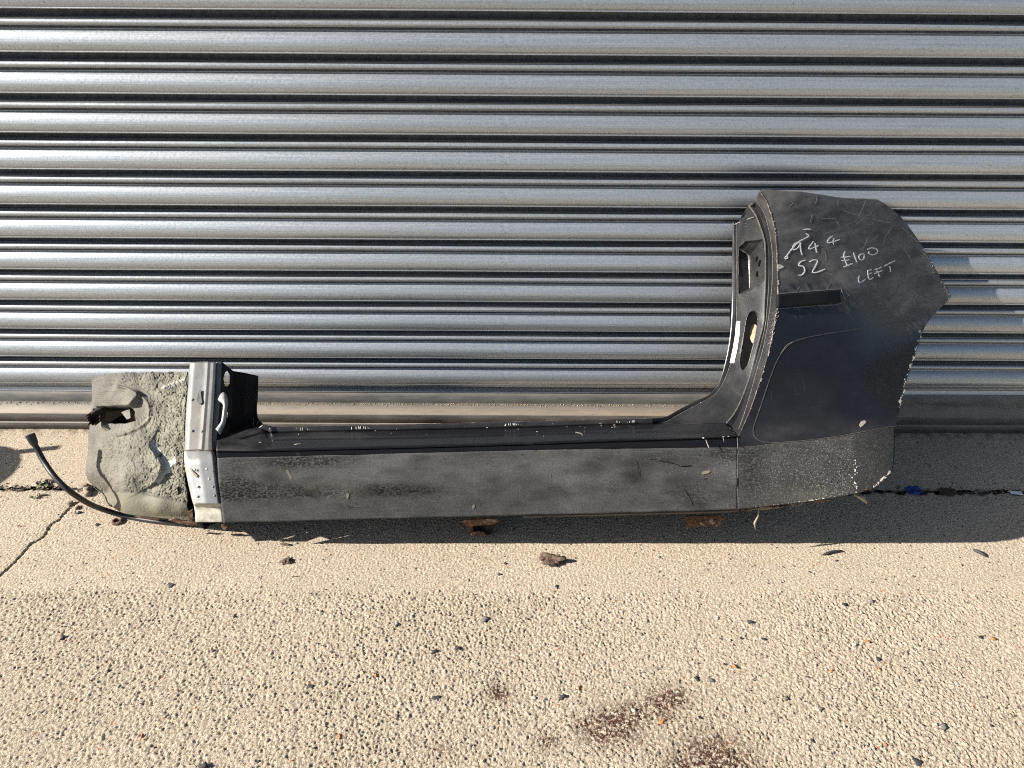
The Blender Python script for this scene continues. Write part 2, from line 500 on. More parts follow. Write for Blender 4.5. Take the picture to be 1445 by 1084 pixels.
# ------------------------------------------------------------------ ground
def m_yard():
    n = NT('yard_tarmac')
    f = n.noise(90, 5, .7)
    c = n.mix(n.ramp(f, [(.35, 0.0), (.65, 1.0)]), (.085, .075, .062), (.13, .115, .095))
    return n.set(col=c, rough=.92, normal=n.bump(f, .004, .7))
xs = np.array([-150, -30, -8, 0, 8, 30, 150.0])
gx, gy = np.meshgrid(xs, xs, indexing='xy')
g = np.stack([gx, gy, np.full_like(gx, -0.05)], -1)
ground = grid('ground', g, m_yard(), smooth=False)
ground['kind'] = 'structure'

JOINT = -0.234
CRACK = np.array([G(*p)[:2] for p in resample([(112, 708), (100, 716), (84, 733), (72, 741), (62, 757), (44, 768), (28, 786), (10, 803), (-30, 840)], 90)])
STAINS = [((868, 1022), 26, .9), ((850, 1032), 22, .8), ((950, 985), 18, .8), ((930, 995), 22, .7), ((895, 1008), 20, .8), ((830, 1024), 18, .6), ((705, 978), 14, .8), ((1010, 1075), 40, .8), ((965, 1082), 25, .6), ((772, 1046), 12, .6), ((622, 1058), 12, .4)]

def slab(name, x0, x1, y0, y1, dx, dy, rough):
    x = np.arange(x0, x1 + dx / 2, dx); y = np.arange(y0, y1 + dy / 2, dy)
    X, Y = np.meshgrid(x, y)
    ny, nx = X.shape
    s = lambda mm: mm / (dx * 1000)
    ax = dict(sx=1.0, sy=dx / dy if False else dy / dx)
    fine = bandnoise(ny, nx, s(1.1), s(2.8), 1)
    n6 = bandnoise(ny, nx, s(1.2), s(3.3), 2)
    n6b = bandnoise(ny, nx, s(1.25), s(4.2), 5, sx=.8, sy=1.5, ang=R(62))
    n3 = bandnoise(ny, nx, s(.75), s(2.0), 15)
    n12 = bandnoise(ny, nx, s(5.5), s(14), 3)
    low = bandnoise(ny, nx, s(60), s(200), 4)
    pits = np.clip(bandnoise(ny, nx, s(1.8), s(8), 6) - 2.2, 0, 3)
    smooth_h = .00030 * fine + .00022 * n6 - .0012 * pits + .0006 * low
    h = smooth_h.copy()
    zone = np.zeros_like(X)
    if rough:
        wob = bandnoise(ny, nx, s(8), s(60), 9)
        zone = 1 / (1 + np.exp((Y + .538 + .0035 * wob) / .0028))
        k = .92 + .10 * bandnoise(ny, nx, s(90), s(250), 12)
        stones = np.abs(bandnoise(ny, nx, s(1.5), s(5.0), 17))
        r = .00050 * n6 + .00055 * n6b + .00025 * n12 + .00062 * n3 - .0009 * pits + .0007 * (np.minimum(stones, 1.1) - .6)
        r = np.where(r > 0, r * .78, r * 1.05) * k - .0010
        h = h * (1 - zone) + (r + .0006 * low) * zone
        pit_dark = zone * np.clip((-r - .0019) / .0018, 0, .5)  # deeper pits coloured darker
    # carved crack
    soil = pit_dark if rough else np.zeros_like(X)
    m = (X < -.6) & (Y > -.7)
    if rough and m.any():
        q = np.stack([X[m], Y[m]], 1)
        d = np.sqrt(((q[:, None] - CRACK[None]) ** 2).sum(-1)).min(1) + .0012 * n6[m]
        d2 = .0008
        h[m] -= .008 * np.exp(-(np.maximum(d - d2, 0) / .0013) ** 2) + .0008 * np.exp(-(d / .008) ** 2) * (1 + n6[m])
        soil[m] = np.maximum(soil[m], np.exp(-(np.maximum(d - d2, 0) / .0018) ** 2))
    # broken arris along the joint
    dj = np.abs(Y - JOINT)
    h -= .006 * np.exp(-(dj / .010) ** 2) * np.clip(.6 + .6 * n12, 0, 2)
    soil = np.maximum(soil, np.exp(-(dj / .010) ** 2) * np.clip(.45 + .5 * n12, 0, 1))
    soil = np.maximum(soil, .75 * np.clip((Y + .035) / .03, 0, 1) * np.clip(.5 + .5 * n12, 0, 1))
    st = np.zeros_like(X)
    for (px, py), rad, a in STAINS:
        c = G(px, py); sr = rad * 1.6e-3
        st = np.maximum(st, a * np.exp(-(((X - c[0]) / sr) ** 2 + ((Y - c[1]) / (sr * .8)) ** 2)))
    o = grid(name, np.stack([X, Y, h], -1), M['concrete'], attr=dict(stain=st, soil=soil))
    o['kind'] = 'structure'
    return o

slab('concrete_apron', -1.30, 1.30, -1.15, JOINT - .005, .0017, .0020, True)
slab('concrete_threshold', -1.75, 1.75, JOINT + .005, .10, .0045, .0045, False)
# coarser slab carrying on beyond the camera and to both sides
def outer(name, x0, x1, y0, y1):
    X, Y = np.meshgrid(np.linspace(x0, x1, 60), np.linspace(y0, y1, 60))
    h = -.004 + .0012 * bandnoise(60, 60, 1.2, 5, 21)
    o = grid(name, np.stack([X, Y, h], -1), M['concrete'], attr=dict(stain=X * 0, soil=X * 0))
    o['kind'] = 'structure'
outer('concrete_yard', -5, 5, -2.4, -1.145)
outer('concrete_yard', -5, -1.295, -1.155, JOINT - .005)
outer('concrete_yard', 1.295, 5, -1.155, JOINT - .005)
outer('concrete_yard', -5, -1.745, JOINT + .005, .1)
outer('concrete_yard', 1.745, 5, JOINT + .005, .1)
X, Y = np.meshgrid(np.linspace(-2, 2, 700), np.linspace(JOINT - .02, JOINT + .02, 9))
h = -.010 + .003 * bandnoise(9, 700, 1.2, 6, 31)
soil_o = grid('joint_soil', np.stack([X, Y, h], -1), flat('joint_soil', (.06, .046, .032), .95, var=.6, scale=120, bump=.003))
soil_o['kind'] = 'structure'

# ------------------------------------------------------------------ roller shutter
PITCH, ZS = .0765, .1888
shut = empty('roller_shutter', (0, .03, 0), 'closed galvanised steel roller shutter with horizontal curved slats', 'roller shutter')
def lath_profile():
    """one lath seen from its end: list of (outward, height) from the top of the curl down one pitch"""
    p = []
    # curl
    for a in np.linspace(90, -90, 11):
        p.append((.0035 + .0065 * math.cos(R(a)), -.0065 + .0065 * math.sin(R(a))))
    # tight groove
    p += [(.0005, -.0145), (-.0010, -.0160), (.0010, -.0178)]
    # wide convex face
    cz, cr = -.0455, .0335
    for a in np.linspace(56, -17, 18):
        p.append((-.0185 + cr * math.cos(R(a)), cz + cr * math.sin(R(a))))
    z = p[-1][1]; d = p[-1][0]
    # lower lip and shaded recess
    p += [(d - .0013, z - .0011), (d - .0003, z - .0023), (d - .0002, z - .0036), (d - .0010, z - .0046), (d - .0060, z - .0052), (-.006, z - .0050)]
    p += [(-.0095, z - .0064), (-.0100, z - .0085), (-.0080, -.0705), (-.0040, -.0740), (.0005, -.0760), (.0035, -.0764)]
    return np.array(p)
prof = lath_profile()
XS = np.concatenate([np.linspace(-2.6, -1.5, 6), np.linspace(-1.4, 1.4, 57), np.linspace(1.5, 2.6, 6)])
def lath_mesh(seed):
    rg = np.random.default_rng(seed)
    wob = np.interp(XS, np.linspace(-2.6, 2.6, 14), rg.standard_normal(14) * .0008)
    wz = np.interp(XS, np.linspace(-2.6, 2.6, 9), rg.standard_normal(9) * .0003)
    g = np.zeros((len(prof), len(XS), 3))
    g[..., 0] = XS[None]
    g[..., 1] = .03 - prof[:, :1] - wob[None] * (prof[:, :1] / .016)
    g[..., 2] = prof[:, 1:] + wz[None]
    return g
protos = [lath_mesh(s) for s in range(4)]
pm = []
for k in range(4):
    o = grid('slat', protos[k], [M['galv'], M['recess_shade']], shut)
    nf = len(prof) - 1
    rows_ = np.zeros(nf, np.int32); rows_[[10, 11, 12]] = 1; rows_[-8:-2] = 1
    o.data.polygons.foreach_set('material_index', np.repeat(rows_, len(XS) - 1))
    pm.append(o.data)
    o.location = (0, 0, ZS + PITCH * k)
for k in range(4, 18):
    o = bpy.data.objects.new('slat', pm[(k * 3 + k // 4) % 4])
    C.objects.link(o); o.parent = shut
    o.location = (rng.normal(0, .25) if k > 20 else 0, rng.normal(0, .0005), ZS + PITCH * k + rng.normal(0, .0004))
# bottom lath and bottom rail
def extrude(name, profile, mat, parent, x0=-2.6, x1=2.6, label=None):
    p = np.array(profile); xs = np.linspace(x0, x1, 40)
    g = np.zeros((len(p), len(xs), 3)); g[..., 0] = xs[None]; g[..., 1] = .03 - p[:, :1]; g[..., 2] = p[:, 1:]
    return grid(name, g, mat, parent, smooth=True, label=label)
def arc(cy, cz, r, a0, a1, n):
    return [(cy + r * math.cos(R(a)), cz + r * math.sin(R(a))) for a in np.linspace(a0, a1, n)]
z = ZS - PITCH + .0001
bl = arc(.0035, ZS - .0065, .0065, 90, -90, 9) + [(.0005, ZS - .0150), (.0000, ZS - .0215), (.0020, ZS - .0238)] + arc(-.006, .142, .021, 58, -38, 12) + [(.004, .1265), (.001, .124), (.0005, .108), (.004, .101)]
extrude('bottom_lath', bl, M['galv'], shut)
def m_rail():
    n = NT('dusty_bottom_rail')
    x, y, z_ = n.sep()
    f = n.noise(1.0, 5, .65, n.mapping((14, 60, 60)))
    c = n.mix(n.ramp(f, [(.35, 0.0), (.7, 1.0)]), (.085, .085, .082), (.165, .16, .15))
    up_ = n.t.nodes.new('ShaderNodeNewGeometry')
    nz = n.sep(up_.outputs['Normal'])[2]
    dust = n.math('MULTIPLY', n.ramp(nz, [(.4, 0.0), (.8, 1.0)]), n.ramp(n.noise(1.0, 5, .7, n.mapping((9, 120, 90))), [(.25, .55), (.6, 1.0)]))
    c = n.mix(dust, c, n.mix(n.noise(1.0, 5, .7, n.mapping((30, 200, 200))), (.18, .145, .105), (.34, .285, .215)))
    c = n.mix(n.ramp(n.noise(200, 3, .6), [(.66, 0.0), (.74, .7)]), c, (.04, .033, .025))
    return n.set(col=c, rough=.6, metal=.25, normal=n.bump(f, .001, .4))
M['rail'] = m_rail()
br = [(.001, .1005), (.001, .0985), (.0035, .0975), (.0040, .070), (.0042, .0665), (.028, .0500), (.030, .0490), (.0305, .0475), (.0305, .0265), (.0290, .0255), (.0280, .0240), (.0285, .0225), (.0310, .0215), (.0318, .0200), (.0318, .0015), (.028, .001), (0.0, .001)]
extrude('bottom_rail', br, M['rail'], shut)
# grit lying along the rail ledge
mb = MB()
for i in range(1500):
    x = rng.uniform(-1.35, 1.35); a = rng.uniform(.0004, .0016)
    dd = rng.uniform(.0045, .0075) + max(0, rng.normal(0, .002))
    zz = .0665 - (dd - .0042) * .69 + a * .5
    c = np.array([x, .03 - dd, zz])
    v = c + a * rng.uniform(.6, 1.3, (6, 1)) * np.array([(1, 0, 0), (-1, 0, 0), (0, 1, 0), (0, -1, 0), (0, 0, 1), (0, 0, -1.0)])
    mb.add(v, [(0, 2, 4), (2, 1, 4), (1, 3, 4), (3, 0, 4), (2, 0, 5), (1, 2, 5), (3, 1, 5), (0, 3, 5)], 0 if rng.random() < .8 else 1)
M['grit'] = flat('sandy_grit', (.42, .30, .18), .9, var=.5, scale=300)
M['grit2'] = flat('brown_grit', (.12, .07, .035), .9, var=.5, scale=300)
gro = mb.build('grit', [M['grit'], M['grit2']], kind='stuff')
tag(gro, 'line of sandy grit lying along the shutter bottom rail', 'grit')

# ------------------------------------------------------------------ the cut car body section
body = empty('car_body_section', (-.05, -.36, 0), 'cut black car sill and rear quarter section leaning against the shutter', 'car body panel')
YQ = TPS([
    (320, 738, -.445), (520, 733, -.446), (720, 728, -.450), (880, 724, -.453), (1040, 719, -.456),
    (320, 690, -.428), (520, 686, -.428), (720, 682, -.432), (880, 678, -.435), (1040, 674, -.437),
    (320, 645, -.400), (520, 641, -.400), (720, 636, -.402), (880, 633, -.404), (1041, 630, -.405),
    (1100, 714, -.460), (1150, 708, -.466), (1215, 694, -.472), (1258, 668, -.455),
    (1100, 670, -.442), (1160, 664, -.444), (1220, 655, -.440),
    (1093, 624, -.400), (1150, 619, -.398), (1200, 613, -.392), (1263, 602, -.372),
    (1041, 615, -.392), (1058, 580, -.362), (1070, 545, -.334), (1085, 495, -.290), (1093, 450, -.255), (1097, 400, -.218),
    (1095, 340, -.178), (1090, 310, -.158), (1082, 285, -.142), (1072, 269, -.130),
    (1155, 274, -.092), (1237, 281, -.030), (1270, 305, -.022), (1300, 345, -.028), (1325, 385, -.040), (1341, 416, -.052),
    (1322, 440, -.085), (1300, 470, -.130), (1285, 520, -.215), (1272, 575, -.325),
    (1160, 360, -.158), (1210, 420, -.178), (1160, 500, -.272), (1230, 500, -.235), (1180, 560, -.345)], 1e-4)
def surf(fn, nrm=0.0):
    def f(px, py): return fn(px, py)
    return f
def skin(px, disp=None):
    x, y = px[..., 0], px[..., 1]
    return P(x, y, YQ(x, y))

# sill outer panel
ns = 240
top = [(306, 646), (360, 645), (400, 644), (560, 640), (720, 636), (860, 633.5), (1000, 631.5), (1041, 631)]
bot = [(315, 738), (400, 736), (560, 732), (720, 728), (860, 724.5), (1000, 721), (1041, 719)]
pg = coons(top, bot, [(306, 646), (311, 700), (315, 738)], [(1041, 631), (1041, 719)], ns, 40)
x, y = pg[..., 0], pg[..., 1]
def blob(cx, cy, rx, ry): return np.exp(-((x - cx) / rx) ** 2 - ((y - cy) / ry) ** 2)
smu = .95 * blob(430, 651, 60, 9) + 1.0 * blob(330, 690, 25, 14) + .8 * blob(355, 695, 40, 12) + .9 * blob(440, 693, 60, 9) + .95 * blob(560, 692, 60, 8) + .5 * blob(495, 715, 14, 6) + .3 * blob(330, 660, 20, 22) + .5 * blob(1025, 640, 25, 12) + .4 * blob(980, 700, 30, 20) + .35 * blob(940, 650, 60, 8)
dus = .55 * blob(445, 685, 16, 7) + .3 * blob(490, 690, 25, 10) + .12 * blob(700, 665, 300, 18)
cl = .75 * blob(838, 662, 14, 9) + .6 * blob(895, 668, 22, 16) + .35 * blob(865, 655, 50, 8) + .4 * blob(590, 650, 12, 8) + .3 * blob(760, 690, 60, 25) + .5 * blob(500, 690, 70, 10) + .35 * blob(390, 670, 30, 25) + .35 * blob(1000, 690, 40, 30)
cl = np.clip(cl + .16 * sample(bandnoise(256, 256, 5, 30, 71, sx=1.6, sy=.6), x, y) + .02, 0, 1)
gri = .12 + 0 * x + .2 * np.clip((x - 980) / 80, 0, 1)
pw = P(x, y, YQ(x, y))
pw[..., 1] += .0007 * sample(bandnoise(256, 256, 9, 40, 72, sx=1.8, sy=.7), x, y) + .0012 * np.exp(-((x - 470) / 40) ** 2 - ((y - 688) / 22) ** 2) + .0012 * np.exp(-((x - 840) / 60) ** 2 - ((y - 662) / 20) ** 2)
o = grid('sill_panel', pw, [M['chip'], M['edge']], body, attr=dict(smudge=smu, dust=dus, grit=gri, cloud=cl), thick=.0016, rim=1)
sill = o

# lower quarter
lt = [(1041, 631), (1065, 629), (1093, 625.5), (1126, 623.5), (1160, 619), (1200, 613), (1263, 602)]
lb = [(1041, 719), (1070, 716.5), (1100, 713), (1150, 707), (1200, 698), (1212, 696), (1226, 691)]
pg = coons(lt, lb, [(1041, 631), (1041, 719)], [(1263, 602), (1262, 645), (1258, 666), (1243, 681), (1226, 691)], 110, 46)
x, y = pg[..., 0], pg[..., 1]
gri = np.clip(.2 + (x - 1040) / 160, 0, 1) * (1 - .55 * np.clip((x - 1200) / 8, 0, 1)) * (.55 + .45 * np.clip((y - 625) / 45, 0, 1))
o = grid('lower_quarter', P(x, y, YQ(x, y)), [M['chip'], M['edge']], body, attr=dict(smudge=.5 * blob(1060, 660, 20, 60), dust=.25 * blob(1130, 700, 60, 12), grit=gri, cloud=np.clip(.25 + .35 * np.clip((x - 1060) / 60, 0, 1) + .3 * np.clip((x - 1200) / 8, 0, 1), 0, 1)), thick=.0016, rim=1)

# upper quarter
LEAD = [(1072, 269), (1082, 285), (1090, 310), (1095, 340), (1097, 380), (1097.5, 420), (1093, 455), (1085, 495), (1078, 520), (1070, 545), (1058, 580), (1047, 605), (1041, 618), (1041, 630.5)]
REAR = [(1237, 281), (1250, 289), (1270, 305), (1286, 325), (1300, 345), (1315, 370), (1330, 397), (1342, 417), (1337, 425), (1322, 440), (1305, 462), (1296, 488), (1287, 515), (1276, 548), (1272, 572), (1266, 590), (1264, 601.5)]
tq = [(1072, 269), (1080, 267.5), (1105, 269), (1130, 270.5), (1155, 274), (1190, 279), (1237, 281)]
pg = coons(tq, lt, LEAD, REAR, 150, 170)
x, y = pg[..., 0], pg[..., 1]
line = np.where(x < 1186, 384 + 0 * x, 388 + np.clip(x - 1186, 0, 200) * .42)
dust_sunlit = np.clip((line + 48 - y + 9 * sample(bandnoise(256, 256, 2.0, 20, 61, sx=.4, sy=1.8, ang=R(-38)), x, y)) / 34, 0, 1) * 1.5 + .15 * np.exp(-((y - 612) / 14) ** 2)  # dust mask follows the sun terminator: sunlit grey painted over real dust
dust_sunlit += .5 * np.exp(-((x - 1160) / 90) ** 2 - ((y - 281) / 8) ** 2) + .25 * blob(1270, 470, 60, 22)
o = grid('quarter_panel', P(x, y, YQ(x, y)), [M['paint'], M['edge']], body, attr=dict(dust=dust_sunlit), thick=.0018, rim=1)
quarter = o

# moulding strip on the quarter
ms = coons([(1098, 416), (1140, 412.5), (1186, 409)], [(1098, 434.5), (1140, 431), (1187.5, 427)], [(1098, 416), (1098, 434.5)], [(1186, 409), (1187.5, 427)], 30, 8)
x, y = ms[..., 0], ms[..., 1]
o = grid('rub_strip', P(x, y, YQ(x, y) - .0085), M['deep'], body, attr=dict(dust=0 * x + .12), thick=.010)
bv = o.modifiers.new('bevel', 'BEVEL'); bv.width = .0026; bv.segments = 2; bv.limit_method = 'ANGLE'

mb = MB()
mb.ribbon([(1098, 414.6), (1140, 411.2), (1187, 407.6)], .8, YQ, .0004, .0004)
mb.ribbon([(1187, 408), (1188.4, 427.5), (1140, 432.5), (1099, 436)], .6, YQ, .0004, .0004)
mb.build('strip_outline', M['scratch'], quarter)

# ridge of the stone-guard film on the quarter
mb = MB()
film = [(1300, 452), (1250, 458), (1200, 466), (1156, 473), (1125, 480), (1108, 492), (1097, 508), (1088, 530), (1079, 556), (1069, 586), (1063, 604), (1064, 615), (1073, 622.5), (1093, 624.5), (1126, 622.5), (1165, 618), (1200, 612.5), (1262, 601.5)]
mb.ribbon(film, 1.0, YQ, .0003, .0007)
mb.build('film_edge', flat('film_edge', (.055, .052, .045), .5, var=.5, scale=300), quarter)

# handwriting, white marker
zq = lambda pts: [(1060 + a / 4.3375, 250 + b / 4.3375) for a, b in pts]
def writing(name, strokes, w=1.5):
    mb = MB()
    for s in strokes: mb.ribbon(zq(s), w, YQ, .0006, .0003, taper=True, seg=1.0)
    return mb.build(name, M['white'], quarter)
writing('handwritten_digit', [[(302, 404), (275, 402), (254, 425), (258, 446), (284, 432), (304, 404)], [(300, 408), (302, 445), (311, 478)],
                              [(212, 490), (235, 455), (262, 424), (290, 396), (325, 376), (352, 362)], [(316, 323), (340, 318), (364, 321)], [(334, 346), (348, 356), (352, 368)], [(205, 492), (214, 484), (222, 492), (210, 502), (205, 492)]])
writing('handwritten_digit', [[(380, 394), (357, 424), (352, 441), (380, 432), (412, 418)], [(390, 404), (395, 438), (400, 463)]])
writing('handwritten_digit', [[(497, 359), (470, 384), (468, 402), (500, 396), (542, 382)], [(506, 374), (500, 394), (503, 413)]])
writing('handwritten_letter', [[(331, 508), (302, 518), (289, 540), (318, 548), (326, 574), (310, 598), (289, 600)], [(352, 520), (380, 507), (404, 512), (392, 545), (374, 583), (410, 580), (451, 562)]])
writing('handwritten_price', [[(575, 454), (565, 478), (574, 512), (588, 543)], [(547, 490), (575, 490), (606, 485)], [(552, 512), (575, 511), (598, 505)], [(563, 550), (592, 540), (622, 527)],
                              [(624, 463), (634, 490), (646, 523)], [(690, 470), (668, 472), (658, 490), (668, 507), (685, 503), (691, 486), (688, 470)], [(710, 442), (740, 434), (768, 444), (768, 464), (742, 476), (718, 468), (722, 452)]])
writing('handwritten_word', [[(661, 604), (655, 624), (664, 646), (700, 625)], [(712, 572), (714, 600), (724, 626), (747, 614)], [(712, 597), (740, 585)], [(712, 573), (738, 566)], [(763, 557), (775, 588), (786, 611)], [(754, 568), (778, 560), (798, 549)],
                             [(812, 546), (840, 530), (879, 513)], [(752, 592), (770, 584), (802, 571)], [(845, 545), (850, 568), (847, 583)]])
# scratches
mb = MB()
for s in ([(440, 350), (540, 312), (650, 262)], [(520, 268), (535, 290), (545, 303)], [(810, 405), (820, 378), (850, 380), (900, 410), (950, 460), (985, 530), (995, 555)], [(960, 683), (1020, 725), (1080, 755), (1130, 760), (1190, 735)],
          [(1000, 610), (1060, 592), (1135, 580)], [(235, 180), (255, 158)], [(365, 232), (378, 252)], [(925, 310), (975, 355), (1020, 400)], [(455, 585), (510, 605)], [(760, 490), (815, 517)], [(560, 205), (700, 250), (860, 280)], [(420, 255), (520, 252)],
          [(1015, 430), (1050, 460), (1085, 500)], [(180, 1080), (230, 1020), (330, 988)], [(985, 720), (993, 770)], [(920, 595), (925, 650)], [(740, 215), (640, 290)]):
    mb.ribbon(zq(s), rng.uniform(.5, 1.0), YQ, .0003, .0002)
for i in range(44):
    cx, cy = rng.uniform(1110, 1320), rng.uniform(280, 470)
    a = rng.choice([rng.normal(.3, .3), rng.normal(-.5, .25), rng.normal(1.2, .3)]); L = rng.uniform(4, 26)
    p1, p2 = (cx, cy), (cx + L * math.cos(a), cy - L * math.sin(a))
    if not inpoly(np.array([p1[0], p2[0]]), np.array([p1[1], p2[1]]), LEAD[::-1] + tq[1:] + REAR[1:]).all(): continue
    mb.ribbon([p1, ((p1[0] + p2[0]) / 2 + rng.normal(0, 1), (p1[1] + p2[1]) / 2 + rng.normal(0, 1)), p2], rng.uniform(.22, .5), YQ, .0003, .0002)
mb.build('scratches', M['scratch'], quarter, kind='stuff')
# chips along the cut and folded edges
mb = MB()
def chip(cx, cy, r, sx=1.0, sy=1.0, fn=YQ, m=0):
    n = rng.integers(5, 8); a = np.sort(rng.uniform(0, 2 * math.pi, n))
    mb.patch([(cx + r * sx * rng.uniform(.5, 1.2) * math.cos(t), cy + r * sy * rng.uniform(.5, 1.2) * math.sin(t)) for t in a], fn, .0005, .0004, m)
le = resample(LEAD[1:-1], 200)
for i in range(75):
    q = le[rng.integers(0, 175)]; chip(q[0] + rng.uniform(.2, 1.4), q[1], rng.choice([.4, .5, .7, 1.3]), .8, 1.3)
mb.patch([(1098, 418), (1100, 418), (1103, 423), (1106, 424), (1101, 432), (1098, 434)], lambda a, b: YQ(a, b) - .006, .0005, .0004)
mb.patch([(1097, 373), (1103, 374), (1106, 377), (1100, 380), (1096, 379)], YQ)
re_ = resample(REAR, 260)
for i in range(90):
    q = re_[int(np.clip(rng.choice([70, 95, 120, 165, 185, 205, 230]) + rng.normal(0, 9), 8, 257))]; chip(q[0] - rng.uniform(.4, 3.0), q[1] + rng.uniform(-.5, .5), rng.uniform(.3, 1.1), 1.0, 1.2, m=int(rng.random() < .45))
for q in ((1299, 468), (1301, 474), (1297, 480), (1294, 492), (1291, 505), (1287, 516), (1278, 553), (1272, 566)): chip(q[0] - 2, q[1], 2.4, .9, 1.5)
mb.patch([(1211.5, 600), (1215, 594.5), (1220, 593.5), (1222, 596), (1217.5, 600.5), (1214, 603)], YQ, m=2)
for i in range(26): chip(1207 + rng.normal(0, 1.6), rng.uniform(650, 690), rng.uniform(.6, 1.6))
for i in range(40):
    t = rng.random(); chip(1257 - 26 * t - rng.uniform(0, 2), 666 + 24 * t ** .8 - rng.uniform(0, 2.5), rng.uniform(.6, 2.0), 1.3, .8, m=int(rng.random() < .35))
for i in range(40): chip(rng.uniform(1050, 1255), 0, 0)
for i in range(26):
    q = resample(lb, 100)[rng.integers(5, 99)]; chip(q[0], q[1] - 2, rng.uniform(.5, 1.4), 1.6, .8, m=int(rng.random() < .5))
for i in range(50): chip(rng.uniform(1080, 1260), 0, 0)
for i in range(9):
    s = (1091 - i * 1.0, 446 + i * 5.0)
    mb.ribbon([s, (s[0] + rng.uniform(3, 8), s[1] - rng.uniform(1, 6)), (s[0] + rng.uniform(5, 9), s[1] - rng.uniform(4, 10))], .45, YQ, .0004, .0003)
mb.build('chipped_paint', [M['chips'], M['edge'], flat('dull_filler', (.27, .25, .22), .7, var=.5, scale=160)], quarter, kind='stuff')

# door jamb / lock pillar
def line3(pts, n): return resample(pts, n)
NJ = 130
J0 = [(1034, 312, -.012), (1033, 360, -.046), (1032, 420, -.092), (1029.5, 480, -.150), (1019, 526, -.190), (1004, 554, -.215), (984, 565, -.232), (960, 577, -.250), (940, 588, -.268), (920, 591, -.284)]
J1 = [(1039, 318, -.018), (1039, 360, -.050), (1040, 415, -.093), (1038, 470, -.142), (1031, 512, -.178), (1019, 543, -.208), (1007, 558, -.220), (988, 569, -.236), (960, 584, -.256), (940, 595, -.275), (922, 598, -.289)]
JA = [(1056, 290, -.072), (1067, 306, -.085), (1077, 334, -.102), (1079.5, 350, -.112), (1080, 390, -.138), (1078.5, 430, -.168), (1077, 457, -.190), (1068.5, 489, -.217), (1059, 527, -.252), (1047, 561, -.290), (1036, 583, -.318), (1024, 598, -.338)]
JB = [(1066, 282, -.092), (1080, 305, -.104), (1089, 348, -.130), (1090, 389, -.158), (1087, 430, -.188), (1079, 483, -.232), (1068, 523, -.272), (1056, 566, -.318), (1046, 596, -.352), (1038.5, 613.5, -.377)]
def edge(a): return [(p[0], p[1], float(YQ(np.array(p[0]), np.array(p[1])))) for p in a]
JL = edge([(1072, 269), (1082, 285), (1090, 310), (1095, 340), (1097, 380), (1097.5, 420), (1093, 455), (1085, 495), (1078, 520), (1070, 545), (1058, 580), (1047, 605), (1041, 617)])
A0, A1, AA, AB, AL = (line3(q, NJ) for q in (J0, J1, JA, JB, JL))
def loft(name, rows, n, mats, parent, attr=None, thick=.0014, keepfn=None, bulge=0.0, rim=None, jag=0.0, label=None):
    """rows: two or more lines (x, y, depth); n subdivisions between neighbours"""
    out = []
    for a, b in zip(rows[:-1], rows[1:]):
        for t in np.linspace(0, 1, n, endpoint=False): 
            q = a * (1 - t) + b * t
            if bulge: q = q.copy(); q[:, 2] -= bulge * 4 * t * (1 - t)
            out.append(q)
    out.append(rows[-1])
    g = np.stack(out, 1)
    p = P(g[..., 0], g[..., 1], g[..., 2])
    keep = None
    if keepfn:
        c = .25 * (g[1:, 1:] + g[:-1, 1:] + g[1:, :-1] + g[:-1, :-1])
        keep = keepfn(c[..., 0], c[..., 1])
    at = dict(dust=attr(g[..., 0], g[..., 1]) if attr else np.full(g.shape[:2], .4))
    return grid(name, p, mats, parent, keep, at, thick, rim, label=label)
loft('door_flange', [A0, A1], 3, [M['paint_clean'], M['edge']], body, thick=.0022, rim=1)
SLOT = resample([(1061, 439), (1067, 441), (1069.5, 450), (1068, 468), (1062, 492), (1056, 514), (1051, 522), (1046, 521), (1044, 508), (1047, 490), (1051, 465), (1055, 446), (1061, 439)], 50)
POCK = [(1042, 350), (1052, 341), (1077, 338), (1080, 393), (1064, 414), (1042, 415)]
NJ = 360
A1f, AAf = line3(J1, NJ), line3(JA, NJ)
loft('lock_pillar', [A1f, AAf], 44, [M['inner'], M['edge']], body, keepfn=lambda a, b: ~(inpoly(a, b, SLOT) | inpoly(a, b, POCK)),
     attr=lambda a, b: .42 + .5 * np.exp(-((a - 1070) / 12) ** 2 - ((b - 330) / 30) ** 2), bulge=.004)
GUT = (AA + AB) / 2; GUT[:, 2] += .010
loft('door_gutter', [AA, GUT, AB], 6, M['inner'], body, attr=lambda a, b: .3 + .4 * np.clip((340 - b) / 60, 0, 1))
LIP = (AB + AL) / 2; LIP[:, 2] -= .002
loft('pillar_edge', [AB, LIP, AL], 4, M['inner'], body, attr=lambda a, b: .45 + .9 * np.clip((400 - b) / 90, 0, 1))
# pale lines along the ridges
def lined(L):
    t = TPS([tuple(r) for r in L[::6]], 1e-4)
    return t
mb = MB()
for L, w in ((JA, 1.5), (JB, 1.1), (J1, 1.0)):
    a = np.array(L); f = lined(resample(L, 120)); mb.ribbon([tuple(q[:2]) for q in L], w, f, .0004, .0006)
fA = TPS([tuple(r) for r in np.vstack([A1[::5], AA[::5], AB[::5]])], 1e-4)
mb.ribbon([(988, 569), (1004, 584), (1024, 599), (1036, 613)], 1.4, fA, .002, .0006)
mb.ribbon([(1050, 305), (1055, 322), (1060, 340)], .9, fA, .004, .0004)
mb.ribbon([(1038, 316), (1052, 310), (1066, 305)], .9, fA, .004, .0004)
mb.ribbon([(1016, 583), (1028, 571), (1036, 552)], .9, fA, .006, .0004)
mb.build('pale_ridge', M['scratch'], body, kind='stuff')
